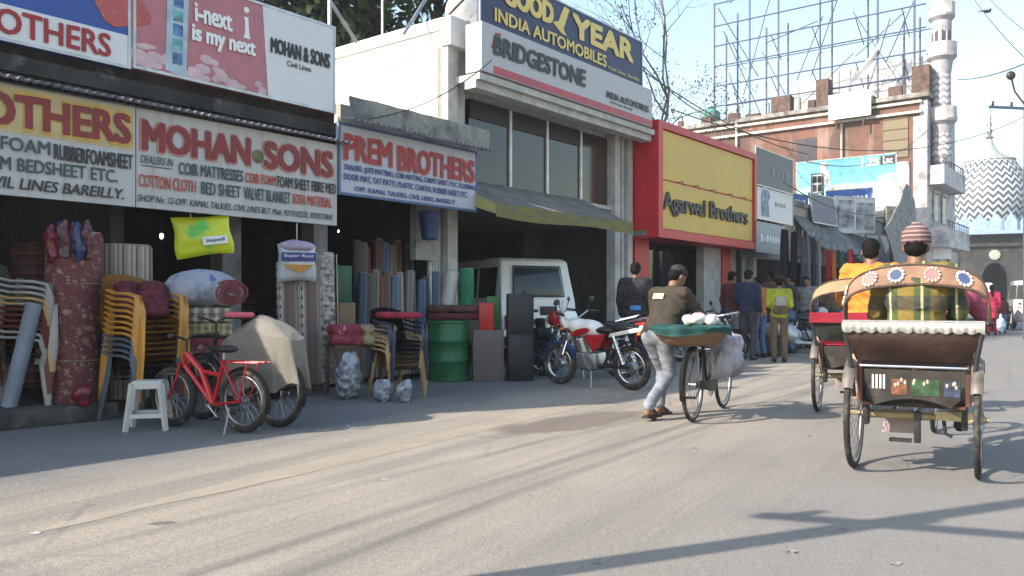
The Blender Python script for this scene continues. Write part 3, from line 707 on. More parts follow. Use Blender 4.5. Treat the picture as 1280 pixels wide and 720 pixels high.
# prem sign
d = .06; s0, s1 = fs(423, d), fs(596, d); z0, z1 = 2.47, 3.37
t, L, H = sign('shop_sign', 'white sign with tall red letters over blue writing, under the grey ledge', F(s0, d), F(s1, d), z0, z1, M('pale_blue_board', (.45, .47, .54), .6, var=.06), M('blue_frame', (.08, .14, .3)))
put(t, 'PREM', 430, 489, .5, .85, M('pink_edge_letter', (.5, .2, .18)), H, s0, d, bold=.05, y=-.005); put(t, 'BROTHERS', 497, 592, .47, .83, M('pink_edge_letter', (.5, .2, .18)), H, s0, d, bold=.05, y=-.005)
put(t, 'PREM', 431, 488.5, .51, .84, crim, H, s0, d, bold=.036); put(t, 'BROTHERS', 497.6, 591.5, .48, .82, crim, H, s0, d, bold=.036)
put(t, 'DEALERS : JUTE MATTING, COIR MATTING, CARPET SHEET, P.V.C. FLOORING,', 430, 594, .33, .43, blul, H, s0, d, bold=.006); put(t, 'DOOR MAT, TAT PATTI, PLASTIC CHATAI, RUBBER SHEET ETC.', 429, 584, .2, .3, blul, H, s0, d, bold=.006)
put(t, 'OPP. KAMAL TALKIES, CIVIL LINES, BAREILLY', 443, 568, .06, .14, blul, H, s0, d, bold=.004)
# upper boards
d = .02; z0, z1 = 3.47, 4.55
s0 = fs(-260, d); s1 = fs(163, d)
t, L, H = sign('roof_board', 'blue and white roof board with a pink mattress picture and red capital letters', F(s0, d), F(s1, d), z0 - .02, z1 + .25, M('blue_flex', (.02, .07, .32), .45, var=.1), steel); H2 = 1.08
bx(t, 'white_band', M('white_flex', (.66, .66, .68), .5, var=.03), span(.03, L - .03, -.006, -.001, .03, .33))
xe = fs(137, d) - s0; xo = fs(0, d) - s0
lettering(t, 'BROTHERS', xo - (xe - xo) * .36, xe, .07, .29, M('crimson_letter', (.32, .015, .02)), bold=.022)
lettering(t, 'in your life...', fs(-20, d) - s0, fs(62, d) - s0, .56, .72, whl, shear=.25)
mm = MB(); x0 = fs(88, d) - s0; mm.prism([(x0, .95), (x0 + .32, .42), (x0 + .42, .38), (x0 + .78, .5), (x0 + .8, .58), (x0 + .5, .98)], -.008, -.001); mm.build('mattress_picture', MFLO('pink_mattress_print', (.55, .12, .12), [(.6, .2, .18), (.5, .08, .1)], 30), t)
s0, s1 = fs(166, d), fs(419, d)
t, L, H = sign('roof_board', 'faded pink and white roof board with a drink can picture and white slogan', F(s0, d), F(s1, d), z0, z1, M('faded_pink_flex', (.45, .16, .19), .5, var=.1), steel)
xw0, xw1 = fs(328, d) - s0, fs(335, d) - s0
mm = MB(); mm.prism([(xw1, .03), (L - .03, .03), (L - .03, H - .03), (xw0, H - .03)], -.006, -.001); mm.build('white_half', M('white_flex', (.66, .66, .68)), t)
put(t, 'i-next', 243, 289, .6, .78, whl, H, s0, d, bold=.03, shear=-.05); put(t, 'is my next', 240, 318, .36, .56, whl, H, s0, d, bold=.03)
xi = fs(308, d) - s0; mm = MB(); mm.prism([(xi - .045, .62), (xi + .045, .62), (xi + .03, .7), (xi + .02, .86), (xi - .035, .86), (xi - .02, .8), (xi - .02, .68)], -.008, -.001); mm.ell((xi, -.004, .94), (.035, .006, .035)); mm.build('emblem', whl, t)
bx(t, 'emblem_frame', M('paler_pink', (.52, .24, .27)), span(xi - .13, xi - .115, -.005, -.001, .5, 1.05), span(xi + .115, xi + .13, -.005, -.001, .5, 1.05))
xc = fs(221, d) - s0
mm = MB(); mm.prism([(xc - .13, .06), (xc + .1, .02), (xc + .14, H - .03), (xc - .1, H - .03)], -.009, -.001); can = mm.build('can_picture', M('pale_blue_print', (.4, .5, .6), .4, var=.2), t)
for k in range(6): bx(can, 'screen_picture', M(['blue_print', 'teal_print'][k % 2], [(.08, .2, .45), (.15, .4, .45)][k % 2], .4, var=.5, scale=12), span(xc - .055 + k * .004, xc + .055 + k * .004, -.013, -.0095, .14 + k * .15, .26 + k * .15))
mm = MB()
for k in range(46):
    u = random.random(); x = .04 + (xw0 - .04) * u; mm.ell((x, -.003, .06 + random.random() * .12 * (1 + math.sin(u * 14))), (.05 + .05 * random.random(), .004, .025 + .03 * random.random()), sub=2)
mm.build('splash_picture', M('pinkish_white_print', (.6, .42, .45), .5), t)
put(t, 'MOHAN & SONS', 338, 411, .5, .66, ink, H, s0, d, bold=.03); put(t, 'Civil Lines', 358, 388, .4, .46, ink, H, s0, d)
# goodyear / bridgestone boards
navy = M('navy_flex', (.014, .025, .09), .5, var=.15)
d = -.06; s0, s1 = fs(599, d), fs(803, d); z0, z1 = 5.38, 6.3
t, L, H = sign('roof_board', 'navy roof board with cream letters and a winged emblem', F(s0, d), F(s1, d), z0, z1, navy, steel)
put(t, 'GOOD', 630, 690, .5, .86, yel, H, s0, d, bold=.065); put(t, 'YEAR', 716, 790, .46, .86, yel, H, s0, d, bold=.065)
xg = fs(703, d) - s0
mm = MB(); mm.prism([(xg - .3, .5), (xg - .05, .38), (xg + .12, .36), (xg + .02, .46), (xg + .1, .62), (xg + .2, .84), (xg + .05, .86), (xg - .05, .7), (xg - .12, .56)], -.01, -.001); mm.build('winged_emblem', yel, t)
put(t, 'INDIA AUTOMOBILES', 618, 757, .12, .34, yel, H, s0, d, bold=.03); put(t, 'Civil Lines, Bareilly', 760, 798, .08, .17, yel, H, s0, d)
mm = MB()
for x in (.3, 2.4, 4.6): mm.tube([(x, .06, .85), (x, 1.4, .1)], .02)
mm.build('back_stay', rust, t)
d = .04; s0, s1 = fs(602, d), fs(815, d); z0, z1 = 4.62, 5.36
t, L, H = sign('shop_sign', 'grey white sign with black letters and a red stripe along its foot', F(s0, d), F(s1, d), z0, z1, M('grey_white_flex', (.43, .43, .45), .5, var=.04), None, .32)
bx(t, 'red_stripe', M('rose_red_flex', (.45, .06, .09), .5), span(.28, L - .02, -.005, -.0005, .01, .13))
put(t, 'BRIDGESTONE', 617, 731, .42, .8, ink, H, s0, d, bold=.045, shear=.06); x = fs(614, d) - s0
mm = MB(); mm.prism([(x, .4), (x + .06, .38), (x + .24, .66), (x + .1, .64)], -.011, -.001); mm.build('emblem', crim, t)
put(t, 'INDIA AUTOMOBILES', 758, 810, .36, .52, ink, H, s0, d, bold=.02); put(t, 'Civil Lines, Bareilly', 762, 790, .24, .31, ink, H, s0, d)
# red shop sign box
d = .0; s0, s1 = 12.03, 17.08; z0, z1 = 2.45, 4.82
t = thing('red_sign_box', 'big red framed box sign with yellow panels and raised black letters', 'shop sign', F(s0, d, z0), ROT); L = s1 - s0; H = z1 - z0
bx(t, 'surround', redp, span(0, L, 0, .65, 0, H))
e = fs(826, d) - s0; e2 = fs(939.5, d) - s0
ylw = M('yellow_panel', (.62, .4, .07), .5, var=.1, scale=1, dirt=(.48, .34, .1), dscale=1.5)
bx(t, 'panel', ylw, span(e, e2, -.02, -.001, .2, 1.17)); bx(t, 'panel', ylw, span(e, e2, -.02, -.001, 1.21, H - .17))
bx(t, 'frame', redp, span(0, L, -.07, -.001, 0, .17), span(0, L, -.07, -.001, H - .15, H), span(0, e - .03, -.07, -.001, .17, H - .15), span(e2 + .03, L, -.07, -.001, .17, H - .15))
put(t, 'Agarwal Brothers', 827, 932, .2, .4, ink, H, s0, d, bold=.02, y=-.03, ext=.03)
for px in (846, 866, 886, 908, 925):
    x = fs(px, d) - s0; mm = MB(); mm.tube([(x, -.02, 1.2), (x, -.13, 1.21), (x, -.15, 1.12)], .01); mm.build('lamp_bracket', rust, t)
# signs of the next shops
A, B = F(fs(944, .0), .0), F(fs(991, .0), .0)
def zrow(px, d, *ys): return [fz(px, y, d) for y in ys]
za = zrow(965, 0, 277, 238, 190, 318, 281)
t, L, H = sign('shop_sign', 'dark slate grey sign beside the red sign box, with dim blurred lettering', A, B, za[1] + .03, za[2], M('slate_flex', (.1, .105, .13), .5), steel); smudge(t, L * .4, L * .9, H * .3, H * .6, M('dim_letter', (.2, .2, .25)), 4)
t, L, H = sign('shop_sign', 'pale white sign with a grey figure below the slate sign', A, B, za[0], za[1], M('white_flex', (.66, .66, .68)), steel)
mm = MB(); mm.prism([(L * .15, .1), (L * .35, .1), (L * .33, .5), (L * .38, .65), (L * .3, .85), (L * .2, .85), (L * .14, .6)], -.008, -.001); mm.build('figure_picture', M('blue_grey_print', (.25, .33, .45), var=.5), t); smudge(t, L * .5, L * .8, H * .5, H * .66, M('grey_letter', (.3, .3, .33)), 5)
t, L, H = sign('shop_sign', 'faded grey blue sign low above the doorway with the lit lamp', F(fs(946, .1), .1), F(fs(982, .1), .1), za[3], za[4], M('grey_blue_flex', (.3, .33, .38), .5, var=.2), None); smudge(t, L * .12, L * .9, H * .35, H * .6, whl, 8, seed=2)

def panel(name, label, px0, px1, Y0, Y1, y0, y1, mat, frame=steel, cat='signboard', post=False):
    A, B = at(px0, Y0), at(px1, Y1); Ym = (Y0 + Y1) / 2
    z1 = CAM_H + (HOR - y0) * Ym / FOC; z0 = CAM_H + (HOR - y1) * Ym / FOC
    t, L, H = sign(name, label, A, B, z0, z1, mat, frame, cat=cat)
    if post:
        for x in (L * .1, L * .9): bx(t, 'post', rust, span(x - .04, x + .04, .06, .14, -z0 + .0, H - .1))
    return t, L, H
# large sky blue hoarding
nb = NB('sky_blue_print'); q = nb.noise(.35, 6, .6, nb.map((1, 1, 2.4))); z_ = nb.xyz()[2]
cc = nb.ramp(nb.math('MULTIPLY_ADD', z_, .22, nb.math('MULTIPLY', q, .9)), [(.35, (.3, .5, .56)), (.55, (.55, .66, .68)), (.7, (.12, .38, .52)), (.95, (.05, .24, .42))])
t, L, H = panel('hoarding', 'wide sky blue hoarding with 1.26 Lac in white and black, on the brick wall', 995, 1121, 36.0, 33.6, 197, 262, nb.done(cc, .5), steel, 'hoarding', True)
bx(t, 'black_box', ink, span(L * .845, L * .985, -.012, -.001, H * .8, H * .96))
lettering(t, '1.26', L * .67, L * .83, H * .8, H * .95, whl, bold=.03); lettering(t, 'Lac', L * .875, L * .96, H * .82, H * .94, whl, y=-.02, bold=.03)
mm = MB(); mm.ell((L * .29, -.01, H * .86), (.16, .03, .2)); mm.prism([(L * .24, H * .5), (L * .36, H * .5), (L * .34, H * .78), (L * .26, H * .78)], -.015, -.001); mm.prism([(L * .3, H * .3), (L * .55, H * .36), (L * .5, H * .5), (L * .34, H * .48)], -.014, -.001); mm.build('figure_picture', M('pale_figure_print', (.45, .48, .5), .5, var=.5), t)
t, L, H = panel('signboard', 'deep blue board with white writing in front of the sky blue hoarding', 1032, 1091, 30.5, 29.5, 236, 258, M('royal_blue_flex', (.02, .1, .4), .5), steel, post=True); smudge(t, L * .15, L * .92, H * .35, H * .6, whl, 9, y=-.02, seed=3)
t, L, H = panel('signboard', 'blue board strip to the left of the leaning grey board', 988, 1010, 27, 27.8, 242, 262, M('royal_blue_flex', (.02, .1, .4)), steel, post=True)
smudge(t, L * .2, L * .85, H * .4, H * .65, whl, 4, y=-.02, seed=4)
t, L, H = panel('signboard', 'small black and white framed board on a thin pole', 1014, 1029, 27.2, 27.0, 217, 242, M('white_flex', (.66, .66, .68)), black, post=True)
for k in range(4): bx(t, 'black_square', ink, span(L * (.12 + .42 * (k % 2)), L * (.46 + .42 * (k % 2)), -.01, -.001, H * (.1 + .44 * (k // 2)), H * (.44 + .44 * (k // 2))))
t, L, H = panel('signboard', 'leaning dark grey blank board above the tan shop', 1017, 1047, 24.6, 25.9, 243, 281, M('grey_flex_back', (.2, .2, .235), .7, var=.15), steel)
t.rotation_euler[0] = R(-8)
t, L, H = panel('signboard', 'pale board with two washed out photographs above the cloth shop', 1044, 1094, 27.0, 27.6, 246, 292, M('lilac_white_flex', (.5, .52, .57), .5), steel)
bx(t, 'photograph', M('washed_photo', (.3, .34, .4), .5, var=.6, scale=3), span(L * .08, L * .46, -.01, -.001, H * .15, H * .9)); bx(t, 'photograph', M('washed_grey_photo', (.26, .27, .31), .5, var=.6, scale=3), span(L * .52, L * .95, -.01, -.001, H * .12, H * .85))
t, L, H = panel('signboard', 'teal board with white pennant shapes over the red cloths', 1062, 1116, 28.2, 30.2, 292, 328, M('teal_flex', (.12, .3, .36), .5, var=.2), steel)
mm = MB()
for k in range(3): mm.prism([(L * (.04 + .32 * k), H * .95), (L * (.34 + .32 * k), H * .95), (L * (.19 + .32 * k), H * .35)], -.012, -.001)
mm.build('pennant_pattern', whl, t)
t, L, H = panel('signboard', 'tan signboard by the corner building above the striped canvas', 1108, 1128, 31, 31.5, 258, 308, M('beige_flex', (.42, .36, .28), .6, var=.3), steel, post=True)
t, L, H = panel('signboard', 'white blank board on the lower face of the corner building', 1163, 1190, 36.2, 36.6, 282, 324, M('white_flex', (.66, .66, .68)), steel, post=True)

# grey canvas awnings
def awning(label, pa, pb, d0, d1, y0, y1, mat):
    s0, s1 = fs(pa, d0), fs(pb, d0); z1 = fz(pa, y0, d0); z0 = fz(pa, y1, d1)
    t = thing('canvas_awning', label, 'awning', F(s0, d0, z0), ROT)
    mm = MB(); mm.sheet(lambda u, v: ((s1 - s0) * u, -(d1 - d0) * v, (z1 - z0) * (1 - v) - .08 * math.sin(math.pi * v) * (1 + .5 * math.sin(u * 11)) - .05 * abs(math.sin(u * 9)) * v), 36, 8, .015); mm.build('canvas', mat, t)
    for x in (.05, (s1 - s0) - .05):
        mm = MB(); mm.tube([(x, -(d1 - d0) + .02, 0), (x, 0, -.3)], .02); mm.tube([(x, -(d1 - d0) + .02, 0), (x, -(d1 - d0) + .06, -z0)], .022); mm.build('support_pole', rust, t)
    return t
awning('sagging grey canvas awning over the black garments', 990, 1042, -.3, .6, 268, 303, M('grey_canvas', (.33, .35, .36), .9, var=.3))
awning('pale blue grey canvas awning over the cloth shop front', 1044, 1100, -.2, .6, 288, 322, M('blue_grey_canvas', (.3, .36, .4), .9, var=.3))
s0 = fs(1106, .9); t = thing('canvas_screen', 'tall pointed grey tarpaulin screen by the corner building', 'tarpaulin', F(s0, .9), ROT)
mm = MB(); mm.prism([(fs(px, .9) - s0, fz(px, py, .9)) for px, py in ((1133, 229), (1138, 238), (1144, 252), (1146, 290), (1146, 332), (1132, 332), (1118, 331), (1117, 290), (1106, 286), (1120, 262))], -.02, .02)
bmesh.ops.triangulate(mm.bm, faces=mm.bm.faces[:]); bmesh.ops.subdivide_edges(mm.bm, edges=mm.bm.edges[:], cuts=3, use_grid_fill=True)
for v in mm.bm.verts: v.co.y += .025 * math.sin(v.co.x * 4.5 + v.co.z * .6)
mm.build('canvas', M('pale_grey_canvas', (.25, .26, .27), .9, var=.3), t)
for px in (1120, 1143):
    mm = MB(); x = fs(px, .9) - s0; mm.cyl((x, .16, 0), (x, .16, fz(px, 262, .9)), .035); mm.build('pole', rust, t)
# ------------------------------------------------------------------ people
skin = M('brown_skin', (.2, .1, .06), .55, var=.1); hairm = M('black_hair', (.006, .005, .005), .75); hairm.node_tree.nodes['Principled BSDF'].inputs['Specular IOR Level'].default_value = .12; eyem = M('dark_eye', (.01, .01, .01), .2)
JD = dict(pel=(0, 0, .92), chest=(0, .0, 1.24), neck=(0, 0, 1.44), head=(0, .03, 1.585),
          shl=(-.18, 0, 1.4), shr=(.18, 0, 1.4), ell=(-.22, -.03, 1.13), elr=(.22, -.03, 1.13), wrl=(-.22, .06, .9), wrr=(.22, .06, .9),
          hil=(-.09, 0, .9), hir=(.09, 0, .9), knl=(-.1, .03, .49), knr=(.1, .03, .49), anl=(-.1, -.03, .09), anr=(.1, -.03, .09))
def hand(m, wr, el, s=1.0):
    wr, el = V(wr), V(el); d = (wr - el).normalized(); side = -1 if wr.x < 0 else 1
    inn = V((-side, 0, 0)); inn = (inn - d * inn.dot(d)).normalized(); fw = d.cross(inn).normalized()
    if fw.y < 0: fw = -fw
    pc = wr + d * .05
    m.ell(pc, (.022, .04, .05), Matrix((inn, fw, d)).transposed().to_4x4())
    for i, L in enumerate((.068, .076, .07, .054)):
        b = wr + d * .085 + fw * (.03 - .02 * i)
        m.tube([b, b + d * L * .45 + inn * .012, b + d * L * .75 + inn * .034, b + d * L * .8 + inn * .05], [.0095, .009, .008, .006], 6)
    b = wr + d * .03 + fw * .034
    m.tube([b, b + fw * .022 + d * .022 + inn * .008, b + fw * .026 + d * .05 + inn * .026], [.012, .011, .008], 6)
def wrinkle(bm, amp, seed, sc=(9, 9, 15)):
    bm.normal_update()
    for v in bm.verts:
        q = V((v.co.x * sc[0] + seed, v.co.y * sc[1], v.co.z * sc[2] + .8 * v.co.x * sc[0])); k = 1 - abs(noise.noise(q)) * 2.4; k2 = 1 - abs(noise.noise(q * 2.1 + V((4, 2, 1)))) * 2.4
        v.co += v.normal * amp * (max(0, k) ** 1.5 + .45 * max(0, k2) - .45)
def person(label, loc, rz, P={}, top=None, legs=None, shoes=black, hair=hairm, vox=.013, sleeves=True, bulk=1.0, long_top=0, headwear=None, long_hair=False, group=None, extras=None, sandals=False, hscale=1.0):
    J = {k: V(v) for k, v in JD.items()}; J.update({k: V(v) for k, v in P.items()})
    t = thing('person', label, 'person', loc, rz, group); t.scale = (hscale,) * 3
    up = (J['head'] - J['neck']).normalized()
    hf = V((0, 1, 0)); hf = V(P.get('face', hf)); hf = (hf - up * hf.dot(up)).normalized(); hr = hf.cross(up)
    Rm = Matrix((hr, hf, up)).transposed().to_4x4()
    def H(x, y, z): return J['head'] + hr * x + hf * y + up * z
    m = MB()
    m.ell(H(0, 0, .025), (.074, .092, .09), Rm); m.ell(H(0, .02, -.04), (.058, .066, .072), Rm); m.ell(H(0, .05, -.085), (.03, .03, .025), Rm)
    m.ell(H(0, .098, -.015), (.012, .018, .02), Rm); m.ell(H(0, .092, .012), (.009, .012, .025), Rm)
    m.ell(H(0, .085, -.055), (.024, .012, .008), Rm); m.ell(H(0, .083, -.068), (.02, .012, .008), Rm)
    m.ell(H(-.078, -.005, -.01), (.012, .02, .032), Rm); m.ell(H(.078, -.005, -.01), (.012, .02, .032), Rm)
    m.cap(J['neck'] - up * .03, H(0, -.015, -.06), .058, .05)
    m.cap(J['pel'], J['chest'], .09, .095); m.cap(J['shl'], J['shr'], .05); m.cap(J['chest'], J['neck'], .08, .05)
    for s in 'lr':
        m.cap(J['sh' + s], J['el' + s], .052, .04); m.cap(J['el' + s], J['wr' + s], .04, .027)
        m.cap(J['hi' + s], J['kn' + s], .08, .054); m.cap(J['kn' + s], J['an' + s], .052, .036)
        a = J['an' + s]; k = J['kn' + s]; fd = V(P.get('foot' + s, (0, 1, 0))).normalized()
        m.cap(a + V((0, 0, -.045)) - fd * .03, a + fd * .15 + V((0, 0, -.058)), .036, .026)
        hand(m, J['wr' + s], J['el' + s])
    def eyes(bm):
        for sx in (-1, 1):
            r = bmesh.ops.create_icosphere(bm, subdivisions=2, radius=.0105, matrix=Matrix.Translation(H(sx * .03, .082, .008)))
            for f in {f for v in r['verts'] for f in v.link_faces}: f.material_index = 1
    m.remesh('body', [skin, eyem], t, vox, 4, post=eyes)
    if top:
        m = MB(); b_ = bulk; side = (J['shr'] - J['shl']).normalized(); ax = (J['chest'] - J['pel']).normalized(); fr = ax.cross(side)
        RT = Matrix((side, -fr if False else fr, ax)).transposed().to_4x4()
        m.ell(J['chest'], (.19 * b_, .13 * b_, .2), RT); m.ell(J['pel'].lerp(J['chest'], .45), (.165 * b_, .125 * b_, .2), RT)
        m.ell(J['pel'] + ax * .02, (.175 * b_, .135 * b_, .11), RT)
        m.cap(J['shl'], J['shr'], .068 * b_); m.cap(J['neck'] - up * .06, J['neck'] + up * .0, .075, .064)
        for s in 'lr':
            e = J['el' + s] if sleeves else J['sh' + s].lerp(J['el' + s], .6)
            m.cap(J['sh' + s], e, .07 * b_, .056 * b_)
            if sleeves: m.cap(J['el' + s], J['wr' + s] - (J['wr' + s] - J['el' + s]).normalized() * .02, .056 * b_, .042)
        if long_top:
            m.tube([J['pel'] + V((0, 0, .05)), J['pel'] - V((0, 0, long_top))], [.17, .22], 18, flat=.75)
        m.remesh('shirt', top, t, min(vox, .012), 4, amp=.006, nsc=6, seed=len(label), post=lambda bm: wrinkle(bm, .01, len(label)))
    if legs:
        m = MB(); m.ell(J['pel'] - V((0, 0, .0)), (.165, .125, .12))
        for s in 'lr':
            m.cap(J['hi' + s], J['kn' + s], .092, .068); m.cap(J['kn' + s], J['an' + s] + V((0, 0, .03)), .066, .058)
        m.remesh('trousers', legs, t, min(vox, .012), 4, amp=.005, nsc=6, seed=len(label) + 4, post=lambda bm: wrinkle(bm, .006, len(label) + 3, (4, 4, 12)))
    for s in 'lr':
        a = J['an' + s]; fd = V(P.get('foot' + s, (0, 1, 0))).normalized(); m = MB()
        if sandals:
            m.prism([(-.04, -.06), (.04, -.06), (.05, .12), (.03, .19), (-.03, .19), (-.05, .12)], -.0, .022, 'xy'); m.ring((0, .07, .03), (0, 1, 0), .047, .01, 16, 6, 0, 360)
            m.xform(Matrix.Translation(a + V((0, 0, -.09))) @ fd.to_track_quat('Y', 'Z').to_matrix().to_4x4()); m.build('sandal', shoes, t)
        else:
            m.cap(a + V((0, 0, -.04)) - fd * .035, a + fd * .16 + V((0, 0, -.052)), .048, .036); m.cap(a, a + V((0, 0, -.04)), .045)
            m.remesh('shoe', shoes, t, vox, 3)
    if hair:
        m = MB(); m.ell(H(0, -.012, .045), (.083, .094, .083), Rm); m.ell(H(0, -.045, -.0), (.074, .062, .085), Rm)
        if long_hair: m.cap(H(0, -.06, 0), H(0, -.085, -.3), .06, .03)
        m.remesh('hair', hair, t, vox * .8, 3, amp=.006, nsc=30)
    if headwear: headwear(t, H, Rm)
    if extras: extras(t, J, H, Rm)
    return t

# ------------------------------------------------------------------ bicycles, rickshaws, motorcycles
def spoked_wheel(parent, c, R_, tyre=rubber, rimm=steel, tw=.019, spokes=32, rimw=.012, disc=None, axis=(1, 0, 0)):
    c = V(c); m = MB(); m.ring(c, axis, R_ - tw, tw, 48, 10); w_ = m.build('wheel', tyre, parent, 60); w_.name = 'wheel'
    m = MB(); m.ring(c, axis, R_ - 2 * tw - rimw * .4, rimw, 48, 8, rx=rimw * 1.3); m.build('rim', rimm, w_, 60)
    x, y = frame_of(V(axis)); ax = V(axis).normalized(); m = MB()
    m.cyl(c - ax * .04, c + ax * .04, .017, seg=10); m.cyl(c - ax * .036, c - ax * .03, .03, seg=12); m.cyl(c + ax * .03, c + ax * .036, .03, seg=12)
    m.build('hub', steel, w_)
    m = MB()
    for k in range(spokes):
        a = 2 * math.pi * k / spokes; a2 = a + (.5 if k % 4 < 2 else -.5); sgn = 1 if k % 2 else -1
        m.tube([c + ax * .03 * sgn + (x * math.cos(a2) + y * math.sin(a2)) * .028, c + (x * math.cos(a) + y * math.sin(a)) * (R_ - 2 * tw)], .0016 if R_ < 1 else .002, 4, cap=False)
    m.build('spokes', steel, w_)
    if disc:
        m = MB(); m.cyl(c + ax * .04, c + ax * .055, disc, seg=28); m.cyl(c - ax * .055, c - ax * .04, disc, seg=28); m.build('hub_disc', chrome, w_)
    return w_
def arc(c, R_, a0, a1, n=14): return [V((c[0], c[1] + R_ * math.cos(R(a0 + (a1 - a0) * i / n)), c[2] + R_ * math.sin(R(a0 + (a1 - a0) * i / n)))) for i in range(n + 1)]
def mudguard(parent, c, R_, a0, a1, wd, mat, name='mudguard'):
    m = MB(); c = V(c)
    m.sheet(lambda u, v: (c.x + (v - .5) * wd, c.y + (R_ - .02 * (2 * v - 1) ** 2) * math.cos(R(a0 + (a1 - a0) * u)), c.z + (R_ - .02 * (2 * v - 1) ** 2) * math.sin(R(a0 + (a1 - a0) * u))), 24, 4, .003)
    return m.build(name, mat, parent)
def pedals(parent, bb, cr=.085, L=.16, ang=40, mat=steel):
    bb = V(bb); m = MB(); m.ring(bb + V((.045, 0, 0)), (1, 0, 0), cr, .006, 28, 6)
    for k in range(5):
        a = k * 1.2566; m.tube([bb + V((.045, 0, 0)), bb + V((.045, cr * math.cos(a), cr * math.sin(a)))], .006, 6)
    d = V((0, math.cos(R(ang)), math.sin(R(ang)))) * L
    m.tube([bb - V((.06, 0, 0)), bb + V((.06, 0, 0))], .02); m.tube([bb + V((.06, 0, 0)), bb + V((.07, 0, 0)) + d], .009); m.tube([bb - V((.06, 0, 0)), bb - V((.07, 0, 0)) - d], .009)
    c = m.build('crank', mat, parent)
    for sgn in (1, -1): 
        m = MB(); m.box(bb + V((sgn * .12, 0, 0)) + d * sgn, (.09, .07, .022), bev=.004); m.build('pedal', rubber, c)
def bicycle(name, label, loc, rz, frame, R_=.34, W=1.1, tw=.018, rake=.1, seat_h=.86, bar='flat', carrier=True, guardm=None, step=False, group=None, disc=None, stand=True, dbl=False, seatm=black, tilt=0, barm=None):
    t = thing(name, label, 'bicycle', loc, rz, group); t.rotation_euler[1] = tilt
    rc = V((0, 0, R_)); fc = V((0, W, R_)); bb = V((0, .42 * W, R_ * .82)); st = V((0, .27 * W, seat_h - .08)); ht = V((0, .80 * W, seat_h * .97)); hb = V((0, .84 * W, R_ * 2 + .02))
    m = MB()
    if dbl:
        mid = bb.lerp(ht, .5) + V((0, -.02, .06)); m.tube([ht - V((0, 0, .02)), mid, bb], .026); m.tube([hb, bb + V((0, .08, .08)), bb], .022); m.tube([st, st.lerp(bb, .5), bb], .018); m.tube([mid, st.lerp(bb, .35)], .018)
    else:
        m.tube([st - V((0, 0, .03)), ht - V((0, 0, .03))], .016); m.tube([hb, bb], .017); m.tube([st, bb], .016)
    m.tube([hb, ht], .021)
    for x in (-.05, .05): m.tube([bb + V((x * .5, 0, 0)), rc + V((x, 0, 0))], .01); m.tube([st - V((-x * .3, 0, .04)), rc + V((x, 0, 0))], .009)
    m.build('frame', frame, t)
    m = MB()
    for x in (-.055, .055): m.tube([hb + V((x, .0, .0)), hb + V((x, .02, -.1)), fc + V((x, -.005, 0))], .011)
    m.tube([hb + V((-.055, 0, 0)), hb + V((.055, 0, 0))], .014); m.build('fork', frame, t)
    spoked_wheel(t, rc, R_, tw=tw, disc=disc); spoked_wheel(t, fc, R_, tw=tw)
    m = MB(); hz = ht + V((0, 0, .1)); m.tube([ht, hz], .012)
    if bar == 'flat': m.tube([hz + V((-.28, -.1, .05)), hz + V((-.1, .03, .04)), hz, hz + V((.1, .03, .04)), hz + V((.28, -.1, .05))], .011)
    else: m.tube([hz + V((-.24, -.2, .02)), hz + V((-.22, -.02, .04)), hz + V((0, .03, 0)), hz + V((.22, -.02, .04)), hz + V((.24, -.2, .02))], .011)
    h = m.build('handlebar', barm or steel, t)
    e = (.28, -.1, .05) if bar == 'flat' else (.24, -.2, .02); e0 = (.2, -.045, .046) if bar == 'flat' else (.235, -.09, .03)
    for sx in (-1, 1):
        m = MB(); m.tube([hz + V((sx * e[0], e[1], e[2])), hz + V((sx * e0[0], e0[1], e0[2]))], .017); m.build('grip', rubber, h)
    m = MB(); m.ell(st + V((0, -.04, .09)), (.09, .1, .035)); m.ell(st + V((0, .1, .09)), (.035, .1, .028)); s_ = m.remesh('saddle', seatm, t, .012, 4)
    m = MB(); m.tube([st, st + V((0, 0, .07))], .012); m.build('seat_post', steel, s_)
    pedals(t, bb)
    gm = guardm or frame
    mudguard(t, rc, R_ + .02, -10 if False else 45, 200, .06, gm); mudguard(t, fc, R_ + .02, 20, 150, .055, gm)
    m = MB(); m.prism([(bb.y + .1, bb.z + .06), (bb.y + .1, bb.z - .05), (-.04, R_ - .03), (-.04, R_ + .045)], .06, .075, 'yz', bev=.005); m.build('chain_guard', gm, t)
    if carrier:
        m = MB(); z = 2 * R_ + .06
        for x in (-.07, 0, .07): m.tube([(x, .2, z), (x, -.22, z)], .006)
        for y in (.18, 0, -.2): m.tube([(-.07, y, z), (.07, y, z)], .006)
        for x in (-.07, .07): m.tube([(x, -.1, z), (x * .9, 0, R_)], .006)
        m.build('carrier', steel if carrier is True else carrier, t)
    if stand:
        m = MB(); m.tube([(-.05, .12, R_ - .06), (-.17, .06, .0)], .009); m.build('kickstand', steel, t)
    return t

